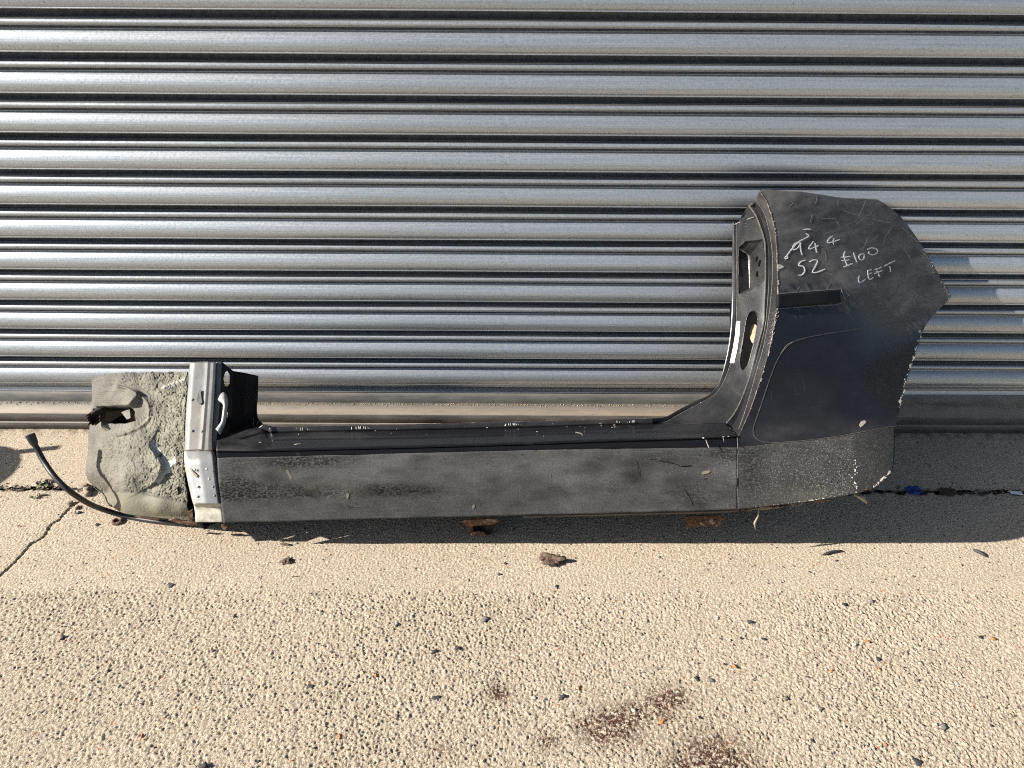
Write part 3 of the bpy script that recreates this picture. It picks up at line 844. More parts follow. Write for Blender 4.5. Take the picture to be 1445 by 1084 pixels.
# latch pocket
def facet(name, pts, mats, parent, n=6, dust=.5, thick=.0012):
    a, b, c, d = (np.array(p, float) for p in pts)
    u = np.linspace(0, 1, n)[None, :, None]; v = np.linspace(0, 1, n)[:, None, None]
    g = (1 - u) * (1 - v) * a + u * (1 - v) * b + u * v * c + (1 - u) * v * d
    return P(g[..., 0], g[..., 1], g[..., 2])
fj = lambda a, b: float(fA(np.array(float(a)), np.array(float(b))))
mbv = MB()
DEEP = .030
p_ = dict(a=(1042, 350, fj(1042, 350)), b=(1052, 341, fj(1052, 341)), c=(1077, 338, fj(1077, 338)), d=(1080, 393, fj(1080, 393)), e=(1064, 414, fj(1064, 414)), f=(1042, 415, fj(1042, 415)))
i1 = (1057, 361, fj(1057, 361) + DEEP); i2 = (1058.5, 407, fj(1058, 407) + DEEP)
for q in ((p_['a'], i1, i2, p_['f']), (i1, p_['c'], p_['d'], i2), (p_['a'], p_['b'], p_['c'], i1), (p_['f'], i2, p_['d'], p_['e'])):
    g = facet('', q, None, None)
    mbv.add(g.reshape(-1, 3), gridfaces(6, 6))
po = mbv.build('latch_pocket', M['inner'], body)
po.data.attributes.new('dust', 'FLOAT', 'POINT').data.foreach_set('value', np.full(len(po.data.vertices), .75, np.float32))
mb = MB()
def fP(a, b):
    a = np.asarray(a, float); t = np.clip((a - 1057) / 21, 0, 1)
    return fA(a, b) * 1.0 + DEEP * (1 - t)
for s in ([(1070, 362), (1068.5, 366), (1068, 369)], [(1074, 367), (1072, 373), (1072, 376)], [(1069.5, 383), (1069, 387), (1068, 390)]): mb.ribbon(s, 2.4, fP, .0015, .0004, taper=False, seg=1)
mb.build('bolt_hole', M['dark'], po)
mb = MB()
mb.ribbon([(1042, 350.5), (1049, 355), (1056, 361), (1057.5, 385), (1058, 407)], 1.8, lambda a, b: fA(a, b) + DEEP * np.clip((np.asarray(a) - 1042) / 15, 0, 1), .001, .0006)
mb.build('pocket_edge', M['silver'], po)
# slot rim, what is inside, and the paper sticker
rim_y = fA(SLOT[:, 0], SLOT[:, 1])
ctr = SLOT.mean(0)
r1 = np.column_stack([ctr + (SLOT - ctr) * np.array([1.16, 1.04]), rim_y - .003]); r2 = np.column_stack([SLOT, rim_y - .0035]); r3 = np.column_stack([ctr + (SLOT - ctr) * .96, rim_y + .006])
loft('slot_rim', [r1, r2, r3], 3, M['inner'], body, attr=lambda a, b: 0 * a + .25)
g = P(*np.meshgrid(np.linspace(1036, 1082, 5), np.linspace(430, 532, 8)), -.06)
xx, yy = np.meshgrid(np.linspace(1030, 1086, 5), np.linspace(425, 536, 8))
grid('dark_backing', P(xx, yy, fA(xx, yy) + .11), M['dark'], body, thick=.002)  # black sheet painted as the unlit hollow behind the slot
mb = MB()
a = np.linspace(0, 2 * math.pi, 18)[:-1]
mb.patch([(1066 + 6 * math.cos(t), 472 + 14 * math.sin(t)) for t in a], lambda p, q: fA(p, q) + .022, .0, .004)
mb.build('foam_filler', flat('tan_foam', (.30, .22, .14), .9, var=.4, scale=90, bump=.002), body)
mb = MB()
mb.patch([(1040.5, 455), (1046, 454), (1045, 474), (1042, 494), (1037.5, 513), (1031.5, 513), (1036, 492), (1039, 474)], fA, .0045, .0003)
stk = mb.build('sticker', flat('sticker_paper', (.62, .60, .52), .6, var=.1), body)
mb = MB()
for i in range(15):
    t = i / 14; cx = 1043 - 6.5 * t ** 1.4; cy = 458 + 51 * t
    mb.ribbon([(cx - rng.uniform(.8, 1.6), cy), (cx + rng.uniform(.6, 1.6), cy - .3)], .8, fA, .0052, .0002, taper=False, seg=.8)
mb.build('faded_print', flat('faded_ink', (.22, .21, .19), .7), stk)

# sill tread: flange, channel, shoulder
def rowY(pts): return resample(pts, 260)
ft = rowY([(372, 598.5, -.275), (384, 602, -.278), (400, 602.5, -.28), (560, 599, -.282), (720, 595, -.285), (860, 591.5, -.286), (922, 590.5, -.285)])
fl = rowY([(364, 604, -.278), (380, 611, -.283), (400, 610, -.286), (560, 607, -.287), (720, 603.5, -.29), (860, 599, -.291), (922, 598, -.290)])
loft('sill_flange', [ft, fl], 3, [M['paint_clean'], M['edge']], body, thick=.0022, rim=1, attr=lambda a, b: 0 * a + .5)
l1 = rowY([(306, 616, -.300), (364, 604.5, -.2785), (380, 611.5, -.2835), (400, 610.5, -.2865), (560, 607.5, -.2875), (720, 604, -.2905), (860, 599.5, -.2915), (922, 598.5, -.2905), (960, 597.8, -.308), (996, 597.6, -.3255), (1024, 597.5, -.339)])
l2 = rowY([(306, 626, -.340), (345, 626, -.338), (378, 625, -.338), (400, 622, -.334), (560, 619, -.334), (720, 615, -.335), (860, 611, -.340), (940, 610, -.345), (1000, 609.5, -.352), (1030, 606, -.358)])
l2b = l2.copy(); l2b[:, 1] += .8; l2b[:, 2] -= .006
l3 = rowY([(305, 636, -.388), (360, 636.5, -.388), (400, 635.5, -.388), (560, 631.5, -.390), (720, 627, -.392), (860, 622, -.394), (1000, 617.5, -.395), (1040, 615.5, -.396)])
M['tread'] = m_paint('black_step_paint', .45, .2)
M['tread'].node_tree.nodes['Principled BSDF'].inputs['Specular IOR Level'].default_value = .25
M['tread'].node_tree.nodes['Principled BSDF'].inputs['Coat Weight'].default_value = .08
loft('sill_tread', [l1, l2, l2b, l3], 6, M['tread'], body, attr=lambda a, b: .0 + .9 * np.exp(-((a - 470) / 45) ** 2 - ((b - 614) / 5) ** 2) + .9 * np.clip((372 - a) / 30, 0, 1) + .3 * np.exp(-((a - 960) / 50) ** 2))
l4 = rowY([(306, 646, -.4005), (360, 645, -.4005), (400, 644, -.4005), (560, 640, -.4005), (720, 636, -.4025), (860, 633.5, -.404), (1000, 631.5, -.405), (1041, 631, -.4055)])
l3b = l3.copy(); l3b[:, 1] += 1.2; l3b[:, 2] -= .003
l3b[:, 2] = l3[:, 2] + .004
l34 = l4.copy(); l34[:, 1] -= 1.5; l34[:, 2] += .004
loft('sill_shoulder', [l3, l3b, l34, l4], 4, M['deep'], body, attr=lambda a, b: 0 * a - .05)
mb = MB()
fl_t = TPS([tuple(r) for r in np.vstack([ft[::20], fl[::20], l2[::20], l3[::20], l4[::20]])], 1e-4)
for c0, c1 in ((424, 448), (497, 522), (712, 735), (870, 895)):
    for i in range(9):
        cx = c0 + (c1 - c0) * i / 8 + rng.uniform(-.8, .8); cy = np.interp(cx, ft[:, 0], ft[:, 1]) + 4.2
        if rng.random() < .8: mb.ribbon([(cx, cy - 2.2), (cx + rng.uniform(-.5, 1), cy + 2)], rng.uniform(.6, 1.3), fl_t, .0012, .0003, seg=1)
for i in range(60):
    cx = rng.uniform(400, 915); cy = np.interp(cx, ft[:, 0], ft[:, 1]) + rng.uniform(1, 26); chip(cx, cy, rng.uniform(.3, .9), 1.6, .7, fl_t)
for i in range(34):
    cx = rng.uniform(560, 1036); cy = np.interp(cx, l3[:, 0], l3[:, 1]); chip(cx, cy, rng.uniform(.3, 1.2), 1.8, .7, fl_t)
mb.build('edge_chips', [M['chips'], M['edge']], body, kind='stuff')
mb = MB()
for s, w in (([(996, 621), (999, 628), (1001, 632)], 1.0), ([(893, 622), (894, 630)], 1.6), ([(893, 622), (904, 622)], 1.8), ([(812, 611), (820, 613), (822, 616)], 1.3), ([(500, 634), (502, 638), (500, 640)], 1.2), ([(1020, 617), (1022, 625)], .8), ([(357, 617), (366, 625), (378, 629), (398, 629.5), (440, 626)], 1.0)):
    mb.ribbon(s, w, fl_t, .0015, .0003)
mb.ribbon([(1040, 616), (1041, 634)], .8, YQ, .0004, .0004)
mb.ribbon([(1041, 640), (1040.5, 700)], .4, YQ, .0004, .0004)
for s, w in (([(906, 647), (925, 648.5)], .8), ([(930, 650), (950, 654), (962, 658), (975, 657)], .9), ([(965, 690), (972, 700), (978, 713)], .6), ([(896, 640), (903, 672)], .35)): mb.ribbon(s, w, YQ, .0004, .0003, m=1)
for s, w in (([(405, 663), (413, 681)], 3.2), ([(990, 668), (1002, 665)], 4), ([(491, 696), (490, 704)], 3.5), ([(777, 670), (778, 677)], .7), ([(669, 712), (667, 718)], 4)): mb.ribbon(s, w, YQ, .0004, .0003, m=2)
mb.build('scratches', [M['scratch'], M['dark'], flat('buff_scrape', (.13, .115, .09), .7)], sill, kind='stuff')

# inner sill box that carries the section, and unseen sheets added to block sun
def strip(name, rows, mat, parent, thick=.0015, label=None):
    g = np.array(rows, float)
    return grid(name, g, mat, parent, thick=thick, attr=dict(dust=np.full(g.shape[:2], .3)), smooth=False, label=label)
xs = np.linspace(-.70, .62, 20)
strip('inner_sill', [[(x, -.20, .13) for x in xs], [(x, -.22, .012) for x in xs], [(x, -.30, .006) for x in xs], [(x, -.335, .045 + .03 * (x + .55)) for x in xs], [(x, -.430, .098 + .036 * (x + .55)) if x > -.54 else (x, -.375, .055) for x in xs]], M['inner'], body)
iq = [(.58, -.32, .10), (.58, -.33, .25), (.58, -.19, .42), (.58, -.075, .57), (.58, .008, .60), (.58, .008, .31), (.58, -.045, .305), (.58, -.05, .275), (.58, .008, .26), (.58, .008, .03), (.58, -.28, .03)]
mbq = MB(); mbq.add(iq, [(0, 1, 7, 8, 9, 10), (1, 2, 6, 7), (2, 3, 4, 5, 6)])
tb = resample(tq[1:], 30)
ta = np.column_stack([tb[:, 0], tb[:, 1] + 3, YQ(tb[:, 0], tb[:, 1] + 3) + .004]); ta = np.vstack([[(1046, 305, -.052), (1057, 293, -.070), (1067, 284, -.088), (1074, 275, -.118)], ta])
tc = np.column_stack([ta[:, 0] - 1, ta[:, 1] + 46, np.full(len(ta), .010)])
loft('top_sun_block', [ta, tc], 3, M['deep'], body, attr=lambda a, b: 0 * a)  # sloped sheet added behind the top edge, out of view, to stop sun leaks
iqo = mbq.build('quarter_sun_block', M['deep'], body); solid(iqo, .002)  # added sun block behind the quarter, notched to pass one lit triangle
mb = MB()
bb = np.array([P(q[0], q[1] + 3.5, YQ(np.array(q[0]), np.array(q[1])) + .010) for q in [(a, b) for a, b in resample(bot, 80) if a > 735]])
bb2 = np.array([P(q[0], q[1] + .5, YQ(np.array(q[0]), np.array(q[1])) + .006) for q in [(a, b) for a, b in resample(bot, 80) if a > 735]])
strip('weld_flange', [bb2, bb], M['inner'], body, .003)

mb = MB(); mb.add([(-.685, -.335, .003), (-.685, -.388, .058), (-.685, -.375, .12), (-.685, -.20, .12), (-.685, -.20, .003)], [(0, 1, 2, 3, 4)])
mb.add([(-.552, -.435, .096), (-.552, -.405, .190), (-.552, -.30, .150), (-.552, -.20, .12), (-.552, -.20, .02), (-.552, -.35, .02)], [(0, 1, 2, 3, 4, 5)])
mb.add([(-.625, -.408, .125), (-.625, -.428, .075), (-.625, -.424, .050), (-.625, -.40, .040), (-.625, -.36, .012), (-.625, -.33, .01), (-.625, -.33, .14)], [(0, 1, 2, 3, 4, 5, 6)])
cl_ = mb.build('sill_sun_block', M['deep'], body); solid(cl_, .002)  # added dark fins that stop sun slivers under the sill end
# silver front post
def rowsX(rows): return [np.array(r, float) for r in rows]
# columns: left edge, face, crease, channel, edge, return
yt = [511, 545, 590, 618, 636]
Yt = [-.200, -.239, -.291, -.323, -.344]
colx = [[268, 265.3, 262, 260.8, 259.8], [273, 270, 267, 265.5, 264.5], [289, 287, 283.5, 281, 279.5], [293.5, 291.5, 288, 286, 284.5], [297, 295, 291.5, 289.5, 288], [301.5, 299.5, 296.5, 294.5, 294], [305, 303.5, 301, 299.5, 300]]
dep = [.003, -.002, -.0022, -.0034, -.0031, -.0036, -.002]
rows = [resample(list(zip(cx, [a - (.8 if i in (2, 3) else 0) for a in yt], [a + d for a in Yt])), 60) for i, (cx, d) in enumerate(zip(colx, dep))]
post = loft('front_post', rows, 5, [M['post'], M['edge']], body, thick=.0018, label='silver grey front post with spot welds')
fpost = TPS([tuple(r) for q in rows for r in q[::12]], 1e-4)
# lower plate, bulged at its head
yl = [636, 641, 648, 656, 680, 704, 711]
Yl = [-.345, -.358, -.371, -.380, -.400, -.421, -.427]
cols = [[259.8, 259.6, 259.8, 260.5, 265, 270.5, 272.5], [262, 262, 263, 264.5, 269, 274.5, 276.5], [281, 281, 282, 283, 286, 289.5, 290.5], [299, 300, 301.5, 302.5, 305, 308.5, 309.5], [300.5, 303, 305.5, 306.5, 309, 312, 313]]
dd = [.006, 0, -.003, 0, .008]
rows = [resample(list(zip(cx, yl, [a + d for a in Yl])), 40) for cx, d in zip(cols, dd)]
loft('lower_plate', rows, 6, [M['silver'], M['edge']], body, thick=.0018)
flow = TPS([tuple(r) for q in rows for r in q[::8]], 1e-4)
rows = [resample(list(zip(cx, [711, 716, 726, 737], [-.4265, -.420, -.428, -.436])), 20) for cx in ([273, 274, 275.5, 276], [290, 291, 292.5, 294], [312.8, 313.2, 314.5, 315.5])]
lipo = loft('primer_lip', rows, 6, [M['cream'], M['edge']], body, thick=.0018)
# spot welds
def dome(name, cx, cy, r, fn, mat, parent, hgt=.0013):
    p0 = P(cx, cy, float(fn(np.array(float(cx)), np.array(float(cy)))))
    e1 = P(cx + 1, cy, float(fn(np.array(cx + 1.), np.array(float(cy))))) - p0; e2 = P(cx, cy - 1, float(fn(np.array(float(cx)), np.array(cy - 1.)))) - p0
    nn = np.cross(e1, e2); nn /= np.linalg.norm(nn)
    e1 /= np.linalg.norm(e1); e2 = np.cross(nn, e1)
    v = []; f = []
    for i, (a, b) in enumerate(((1, 0), (.8, .6), (.45, .9))):
        for j in range(10):
            t = 2 * math.pi * j / 10
            v.append(p0 + r * a * (math.cos(t) * e1 + math.sin(t) * e2) + nn * (hgt * b - .0004))
    v.append(p0 + nn * hgt)
    for i in range(2):
        for j in range(10): f.append((i * 10 + j, i * 10 + (j + 1) % 10, (i + 1) * 10 + (j + 1) % 10, (i + 1) * 10 + j))
    f += [(20 + j, 20 + (j + 1) % 10, 30) for j in range(10)]
    return obj(name, v, f, mat, parent)
for q in ((271, 564), (286, 564), (271, 608), (285, 609)): dome('spot_weld', *q, .0028, fpost, M['post'], body)
for q in ((275, 663), (291.5, 662), (295, 676), (279, 687), (301, 687), (278.5, 701), (303, 700)): dome('spot_weld', *q, .0028, flow, M['silver'], body)
mb = MB()
mb.patch([(281, 552), (284, 551), (285, 562), (286, 569), (282, 571), (278, 567)], fpost, .0005, .0022)
mb.build('weld_scar', M['post'], body)
mb = MB()
mb.patch([(267, 660), (279, 671), (276, 674), (270, 668)], flow, .0005, .0004)
mb.build('paint_flake', flat('buff_flake', (.34, .31, .22), .7), body)

# dark hinge pillar behind the post
H1 = resample([(305, 511, -.200), (303.5, 545, -.238), (301, 590, -.290), (299.5, 618, -.322), (301, 634, -.343)], 110)
H2 = resample([(313, 510.5, -.196), (312, 545, -.236), (309, 590, -.286), (306, 618, -.318), (306, 634.5, -.338)], 110)
H3 = resample([(329, 523.5, -.165), (328, 560, -.200), (325, 600, -.250), (322, 634.5, -.305)], 110)
H4 = resample([(347, 526.5, -.128), (346, 560, -.165), (343, 595, -.210), (338, 634, -.285)], 110)
H5 = resample([(364.5, 530.5, -.088), (363, 560, -.120), (361.5, 585, -.160), (357, 617, -.255)], 110)
OV = [(320.5 + 4.6 * math.cos(t), 535 + 11.5 * math.sin(t)) for t in np.linspace(0, 2 * math.pi, 24)]
loft('post_return', [H1, H2], 4, M['post'], body, thick=.0016)
loft('hinge_pillar', [H2, H3, H4, H5], 16, M['deep'], body, attr=lambda a, b: 0 * a + .05, keepfn=lambda a, b: ~(inpoly(a, b, OV) | inpoly(a, b, [(319.5, 580), (321.8, 580), (321.5, 589), (319, 589)])))
# curved door-seal flange at the foot of the pillar
K1 = resample([(364.5, 530.5, -.088), (363, 565, -.120), (363, 583, -.160), (366, 592, -.22), (373, 599, -.270), (384, 602.3, -.2785)], 60)
K2 = resample([(361, 533, -.092), (359.5, 565, -.124), (359, 588, -.165), (361, 600, -.225), (370, 608, -.2745), (384, 611, -.284)], 60)
loft('seal_flange', [K1, K2], 3, M['paint_clean'], body, attr=lambda a, b: 0 * a + .15, thick=.002)
K3 = resample([(357, 590, -.21), (357, 600, -.245), (362, 613, -.29), (376, 622, -.325), (398, 623, -.334)], 60)
K3b = resample([(359, 588, -.165), (361, 600, -.225), (370, 608, -.2745), (384, 611, -.284), (398, 610.5, -.286)], 60)
loft('pillar_foot', [K3b, K3], 5, M['paint_clean'], body, attr=lambda a, b: 0 * a + .12)
# silver curled tab on the post
fret = lambda a, b: np.interp(np.asarray(b, float), [511, 545, 590, 618, 634], [-.210, -.249, -.301, -.332, -.352])
T1 = [np.array(q) for q in ((308.5, 565), (312, 557), (317, 555), (320.5, 566), (319.5, 576), (318, 590), (317, 598), (313, 607), (310.5, 613))]
T2 = [np.array(q) for q in ((310, 566), (313, 568), (315.5, 571), (316, 574), (315, 582), (314, 590), (312.5, 596), (309, 601), (305, 606))]
ta = resample([(*q, float(fret(q[0], q[1])) - .001) for q in T1], 40); tb = resample([(*q, float(fret(q[0], q[1])) - .006) for q in T2], 40)
loft('curled_tab', [ta, tb], 5, M['silver'], body, thick=.002, bulge=.004)

# ------------------------------------------------------------------ underseal covered inner wing
PT = [(131, 537), (141, 530.5), (160, 526.5), (185, 526), (205, 525), (230, 526), (247, 524.5), (264, 525)]
PB = [(152, 700), (158, 709), (166, 716.5), (178, 723), (200, 728), (225, 731.5), (245, 733), (270, 736)]
PL = [(131, 537), (131.5, 550), (128.5, 570), (127, 590), (123.5, 620), (122, 645), (124, 668), (128, 681), (140, 692), (152, 700)]
PR = [(264, 525), (263, 560), (260.5, 600), (259, 637), (260, 660), (263, 690), (270, 736)]
YP = TPS([(131, 537, -.135), (160, 527, -.165), (200, 526, -.180), (264, 525, -.190), (127, 590, -.215), (160, 590, -.245), (200, 590, -.262), (262, 590, -.275),
          (122, 645, -.268), (150, 645, -.300), (200, 645, -.325), (259, 645, -.330), (128, 681, -.300), (160, 690, -.345), (210, 695, -.368), (262, 690, -.372),
          (152, 700, -.320), (178, 723, -.362), (225, 731, -.388), (270, 736, -.398), (178, 708, -.366), (225, 714, -.389)], 1e-3)
NU, NV = 210, 290
pg = coons(PT, PB, PL, PR, NU, NV)
x, y = pg[..., 0], pg[..., 1]
n1 = bandnoise(512, 512, 1.7, 4.2, 41); n2 = bandnoise(512, 512, 3.2, 8, 42); n3 = bandnoise(512, 512, 1.0, 2.2, 43); n4 = bandnoise(512, 512, 9, 24, 44)
s1, s2, s3, s4 = (sample(a, x * k, y * k) for a, k in ((n1, 1.15), (n2, 1.1), (n3, 1.3), (n4, 1.0)))
worm = -np.exp(-(s1 / .17) ** 2)                                  # narrow valleys between smooth lumps
tex = .0030 * worm + .00045 * s2 + .00014 * s3 + .0003 * s1
dish = inpoly(x, y, resample([(132, 553), (150, 546), (185, 545), (206, 552), (208, 570), (204, 588), (192, 600), (165, 610), (134, 612), (130, 590), (132, 553)], 60))
def soft(m, k):
    for _ in range(k):
        m = m.astype(float); m[1:-1, 1:-1] = (m[1:-1, 1:-1] * 2 + m[:-2, 1:-1] + m[2:, 1:-1] + m[1:-1, :-2] + m[1:-1, 2:]) / 6
    return m
dish = soft(dish, 5)
flap = soft((y > np.interp(x, [120, 158, 200, 262, 272], [705, 693, 697, 707, 712])), 3)
shoulder = np.clip((150 - x) / 20, 0, 1)
amp = (1 - .93 * dish) * (1 - .85 * flap) * (1 - .6 * shoulder)
amp = amp * (.75 + .35 * np.clip((x - 205) / 20, 0, 1))
disp = tex * amp + .0015 * s4
# concentric brush marks in the dish
rr = np.hypot((x - 150), (y - 600) * 1.3)
disp += .00022 * np.sin(rr * 1.5 + 1.5 * s4) * dish
# raised lid over the torn tube, its lower and right edges standing clear
lid = inpoly(x, y, resample([(136, 560), (148, 553), (175, 552), (196, 553), (199, 560), (194, 569), (189, 575), (168, 574.5), (140, 577), (136, 560)], 60))
lid = soft(lid, 6)
disp += lid * (.002 + .008 * np.clip((y - 552) / 22, 0, 1) ** 1.3 + .006 * np.clip((x - 160) / 34, 0, 1) ** 1.5)
hole = inpoly(x, y, [(131, 577), (150, 575), (186, 576), (190, 582), (186, 590), (190, 593), (176, 597), (158, 597), (148, 594), (136, 594), (130, 588)])
disp -= soft(hole, 2) * .016
lump = np.exp(-((x - 149) / 9) ** 2 - ((y - 602) / 5.5) ** 2); disp += .006 * lump
# rim of the dish
disp += .0042 * np.exp(-((np.hypot((x - 150) / 62, (y - 580) / 36) - 1) / .05) ** 2) * (x > 165)
# torn flap: raised left of the crescent, bare panel showing right of it
CR = resample([(217, 618), (213, 630), (220, 640), (228, 650), (232, 662), (229, 670), (222, 679), (212, 686), (205, 690)], 120)
dc = np.sqrt(((np.stack([x, y], -1)[:, :, None, :] - CR[None, None]) ** 2).sum(-1))
ic = dc.argmin(-1); dmin = dc.min(-1)
nxt = np.gradient(CR, axis=0)[ic]; side = (x - CR[ic, 0]) * nxt[..., 1] - (y - CR[ic, 1]) * nxt[..., 0]   # >0 right of the tear
wt = np.sin(np.pi * np.clip(ic / 119, 0.02, .98)) ** .7
left_ = (side < 0)
disp += np.where(left_, .0115 * np.exp(-(dmin / 22) ** 2), -.0035 * np.exp(-(dmin / 9) ** 2)) * wt
white = ((~left_) & (dmin < (2 + 8 * np.exp(-((ic - 45) / 28.0) ** 2)) * (1 + .35 * s2 + .3 * s4)) & (ic > 3) & (ic < 96)).astype(float)
white = soft(white, 1)
disp = disp - white * tex * amp * .8
# roll along the bottom
disp += flap * .006 * np.sin(np.clip((y - 695) / 34, 0, 1) * np.pi)
# fold near the upper right
fold = np.exp(-(((y - 548) + (x - 232) * .38) / 4.0) ** 2) * (x > 222) * np.clip((x - 222) / 12, 0, 1)
disp += .005 * fold; white = np.maximum(white, .35 * soft((fold > .55), 1))
topd = soft(((y < 534 + 1.5 * s2) & (x > 150) & (x < 206)), 2)
p0 = P(x, y, YP(x, y))
du = np.gradient(p0, axis=1); dv = np.gradient(p0, axis=0)
nn = np.cross(dv, du); nn /= np.linalg.norm(nn, axis=-1)[..., None]
nn *= np.sign((nn * (CO - p0)).sum(-1))[..., None]
pw = p0 + nn * disp[..., None]
black = np.clip(soft(hole, 2) * 1.3, 0, 1)  # black painted into the hole as the shade of a deep cavity
wing = grid('inner_wing', pw, M['seal'], body, attr=dict(white=white, black=black, sooty=np.clip(.75 * topd * (s2 > -.2) + .35 * shoulder, 0, 1), greenish=.8 * flap, sandy=.8 * np.clip((x - 205 - 10 * s4) / 22, 0, 1)), thick=.003, label='inner wing coated in crinkled grey underseal')
# torn tube stub
mb = MB()
path_c = P(140, 584, -.262)
def stub(cx, cy, rx, ry, Yb, out, n=26, m=0):
    ring0 = []; ring1 = []
    for j in range(n):
        t = 2 * math.pi * j / n; jag = rng.uniform(.55, 1.35)
        a = P(cx + rx * math.cos(t), cy + ry * math.sin(t), Yb); b = P(cx - 2 + rx * 1.02 * math.cos(t), cy + ry * 1.02 * math.sin(t), Yb)
        ring0.append(a); ring1.append(b + np.array([0, -out * jag, .003 * jag]))
    mb.add(ring0 + ring1, [(j, (j + 1) % n, n + (j + 1) % n, n + j) for j in range(n)], m)
stub(140, 585, 8, 8, -.240, .022)
t_o = mb.build('torn_tube', m_rust('black_rust', .05), body)
t_o.data.materials[0] = flat('sooty_rust', (.022, .014, .010), .9, var=.6, scale=200)
solid(t_o, .002)
mb = MB()
mb.patch([(172, 582), (179, 579), (184, 578), (185, 590), (180, 592)], lambda a, b: YP(np.asarray(a, float), np.asarray(b, float)) - .004, .001, .001)
mb.build('torn_metal', flat('pale_bare_metal', (.13, .11, .09), .7, var=.5), body)
# rusty scraps below the wing
mb = MB()
for pts in ([(238, 733), (252, 737), (268, 740), (279, 740), (278, 736), (262, 735), (248, 731)], [(266, 722), (272, 718), (273, 730), (268, 734)], [(190, 727), (225, 732), (224, 734), (192, 729)]):
    mb.patch(pts, lambda a, b: np.asarray(a, float) * 0 - .405, .0, .003)
mb.build('rusty_scrap', M['rust'], body)
# drain hose
hp = [(45, 619, -.314), (53, 635, -.322), (63, 653, -.338), (79, 675, -.364), (99, 693.5, -.376), (125, 710.5, -.362)]
hw = [P(*q) for q in hp] + [P(150, 720.5, -.338), G(180, 729, .007), G(220, 735.5, .007), G(262, 739, .010)]
hw = resample(hw, 90)
mb = MB()
mb.tube(hw, .0058, 12)
ho = mb.build('drain_hose', M['rubber'], body, True)
mb = MB()
d0 = hw[0] - hw[4]; d0 /= np.linalg.norm(d0)
mb.tube([hw[2] + d0 * -.006, hw[2], hw[0] + d0 * .004, hw[0] + d0 * .0095, hw[0] + d0 * .010], [.0058, .0080, .0092, .0092, .006], 14)
mb.build('hose_sleeve', M['rubber'], ho, False)

# jacking brackets under the sill
def bracket(pts, Ys, mat, th=.003):
    mb = MB(); q = np.array(pts, float)
    v = P(q[:, 0], q[:, 1], np.array(Ys)); n = len(v)
    c = v.mean(0)
    mb.add(np.vstack([v, c]), [(i, (i + 1) % n, n) for i in range(n)])
    return mb
b1 = bracket([(651, 733), (700, 730), (704, 734), (698, 738), (660, 741)], [-.41, -.41, -.405, -.40, -.40], None).build('jack_bracket', M['rust'], body); solid(b1, .003)
b1 = bracket([(658, 737), (672, 736), (694, 735), (698, 741), (692, 753), (664, 755), (660, 748)], [-.385, -.385, -.385, -.383, -.382, -.382, -.384], None).build('jack_bracket', M['inner'], body); solid(b1, .003)
b1 = bracket([(657, 736), (665, 737), (669, 748), (668, 755), (662, 754), (659, 746)], [-.387, -.387, -.386, -.385, -.385, -.386], None).build('rusty_scrap', M['rust'], body); solid(b1, .003)
b1 = bracket([(664, 752), (674, 749), (683, 751), (686, 755), (664, 755)], [-.395, -.395, -.395, -.394, -.394], None).build('rusty_scrap', M['edge'], body); solid(b1, .002)
b1 = bracket([(967, 728), (1015, 726), (1022, 733), (985, 738), (968, 744)], [-.40, -.40, -.40, -.405, -.405], None).build('jack_bracket', M['rust'], body); solid(b1, .003)
b1 = bracket([(984, 736), (1012, 732.5), (1016, 738), (1021, 742), (1000, 743.5), (989, 743)], [-.425, -.425, -.425, -.428, -.430, -.428], None).build('bent_tab', M['edge'], body); solid(b1, .0025)
b1 = bracket([(984, 736), (989, 743), (978, 744.5), (968, 747), (969, 744)], [-.425, -.428, -.425, -.42, -.42], None).build('rusty_scrap', M['rust'], body); solid(b1, .002)
b1 = bracket([(312, 740), (322, 741), (318, 748), (314, 745)], [-.42] * 4, None).build('rusty_scrap', M['rust'], body); solid(b1, .002)
# ragged debris caught along the lower rear edge
mb = MB()
q = resample(lb, 90)
for i in range(26):
    a = q[rng.integers(3, 70)]
    mb.ribbon([(a[0] - rng.uniform(4, 14), a[1] + rng.uniform(0, 3)), (a[0], a[1] + rng.uniform(1, 4)), (a[0] + rng.uniform(4, 14), a[1] + rng.uniform(-1, 2))], rng.uniform(.6, 1.8), lambda u, v: YQ(u, v) + .008, .0, .001, m=int(rng.random() < .5))
mb.build('caught_debris', [M['rust'], flat('dry_straw', (.20, .15, .09), .9)], body, kind='stuff')

# ------------------------------------------------------------------ small things on the ground
def blobmesh(name, size, seed, mat, sub=3, rough=.25, flatness=(1, 1, 1)):
    import bmesh
    bm = bmesh.new(); bmesh.ops.create_icosphere(bm, subdivisions=sub, radius=1.0)
    rg = np.random.default_rng(seed)
    ds = rg.standard_normal((14, 3)); ds /= np.linalg.norm(ds, axis=1)[:, None]; am = rg.uniform(.4, 1, 14); fr = rg.uniform(1.5, 6, 14); ph = rg.uniform(0, 6, 14)
    for v in bm.verts:
        c = np.array(v.co); k = 1 + rough * sum(am[i] / fr[i] * math.sin(fr[i] * (c @ ds[i]) * 1.6 + ph[i]) for i in range(14))
        v.co = Vector(c * k * np.array(flatness) * size)
    me = bpy.data.meshes.new(name); bm.to_mesh(me); bm.free()
    me.materials.append(mat)
    me.polygons.foreach_set('use_smooth', np.ones(len(me.polygons), bool))
    return me
M['soil'] = flat('dark_soil', (.055, .042, .032), .95, var=.6, scale=220, bump=.003)
M['soil2'] = flat('brown_bark', (.10, .065, .045), .95, var=.6, scale=160, bump=.003)
M['coal'] = flat('charcoal_stone', (.030, .031, .034), .7, var=.4, scale=200, bump=.001)
M['greyst'] = flat('grey_stone', (.15, .135, .12), .8, var=.3, scale=120, bump=.001)
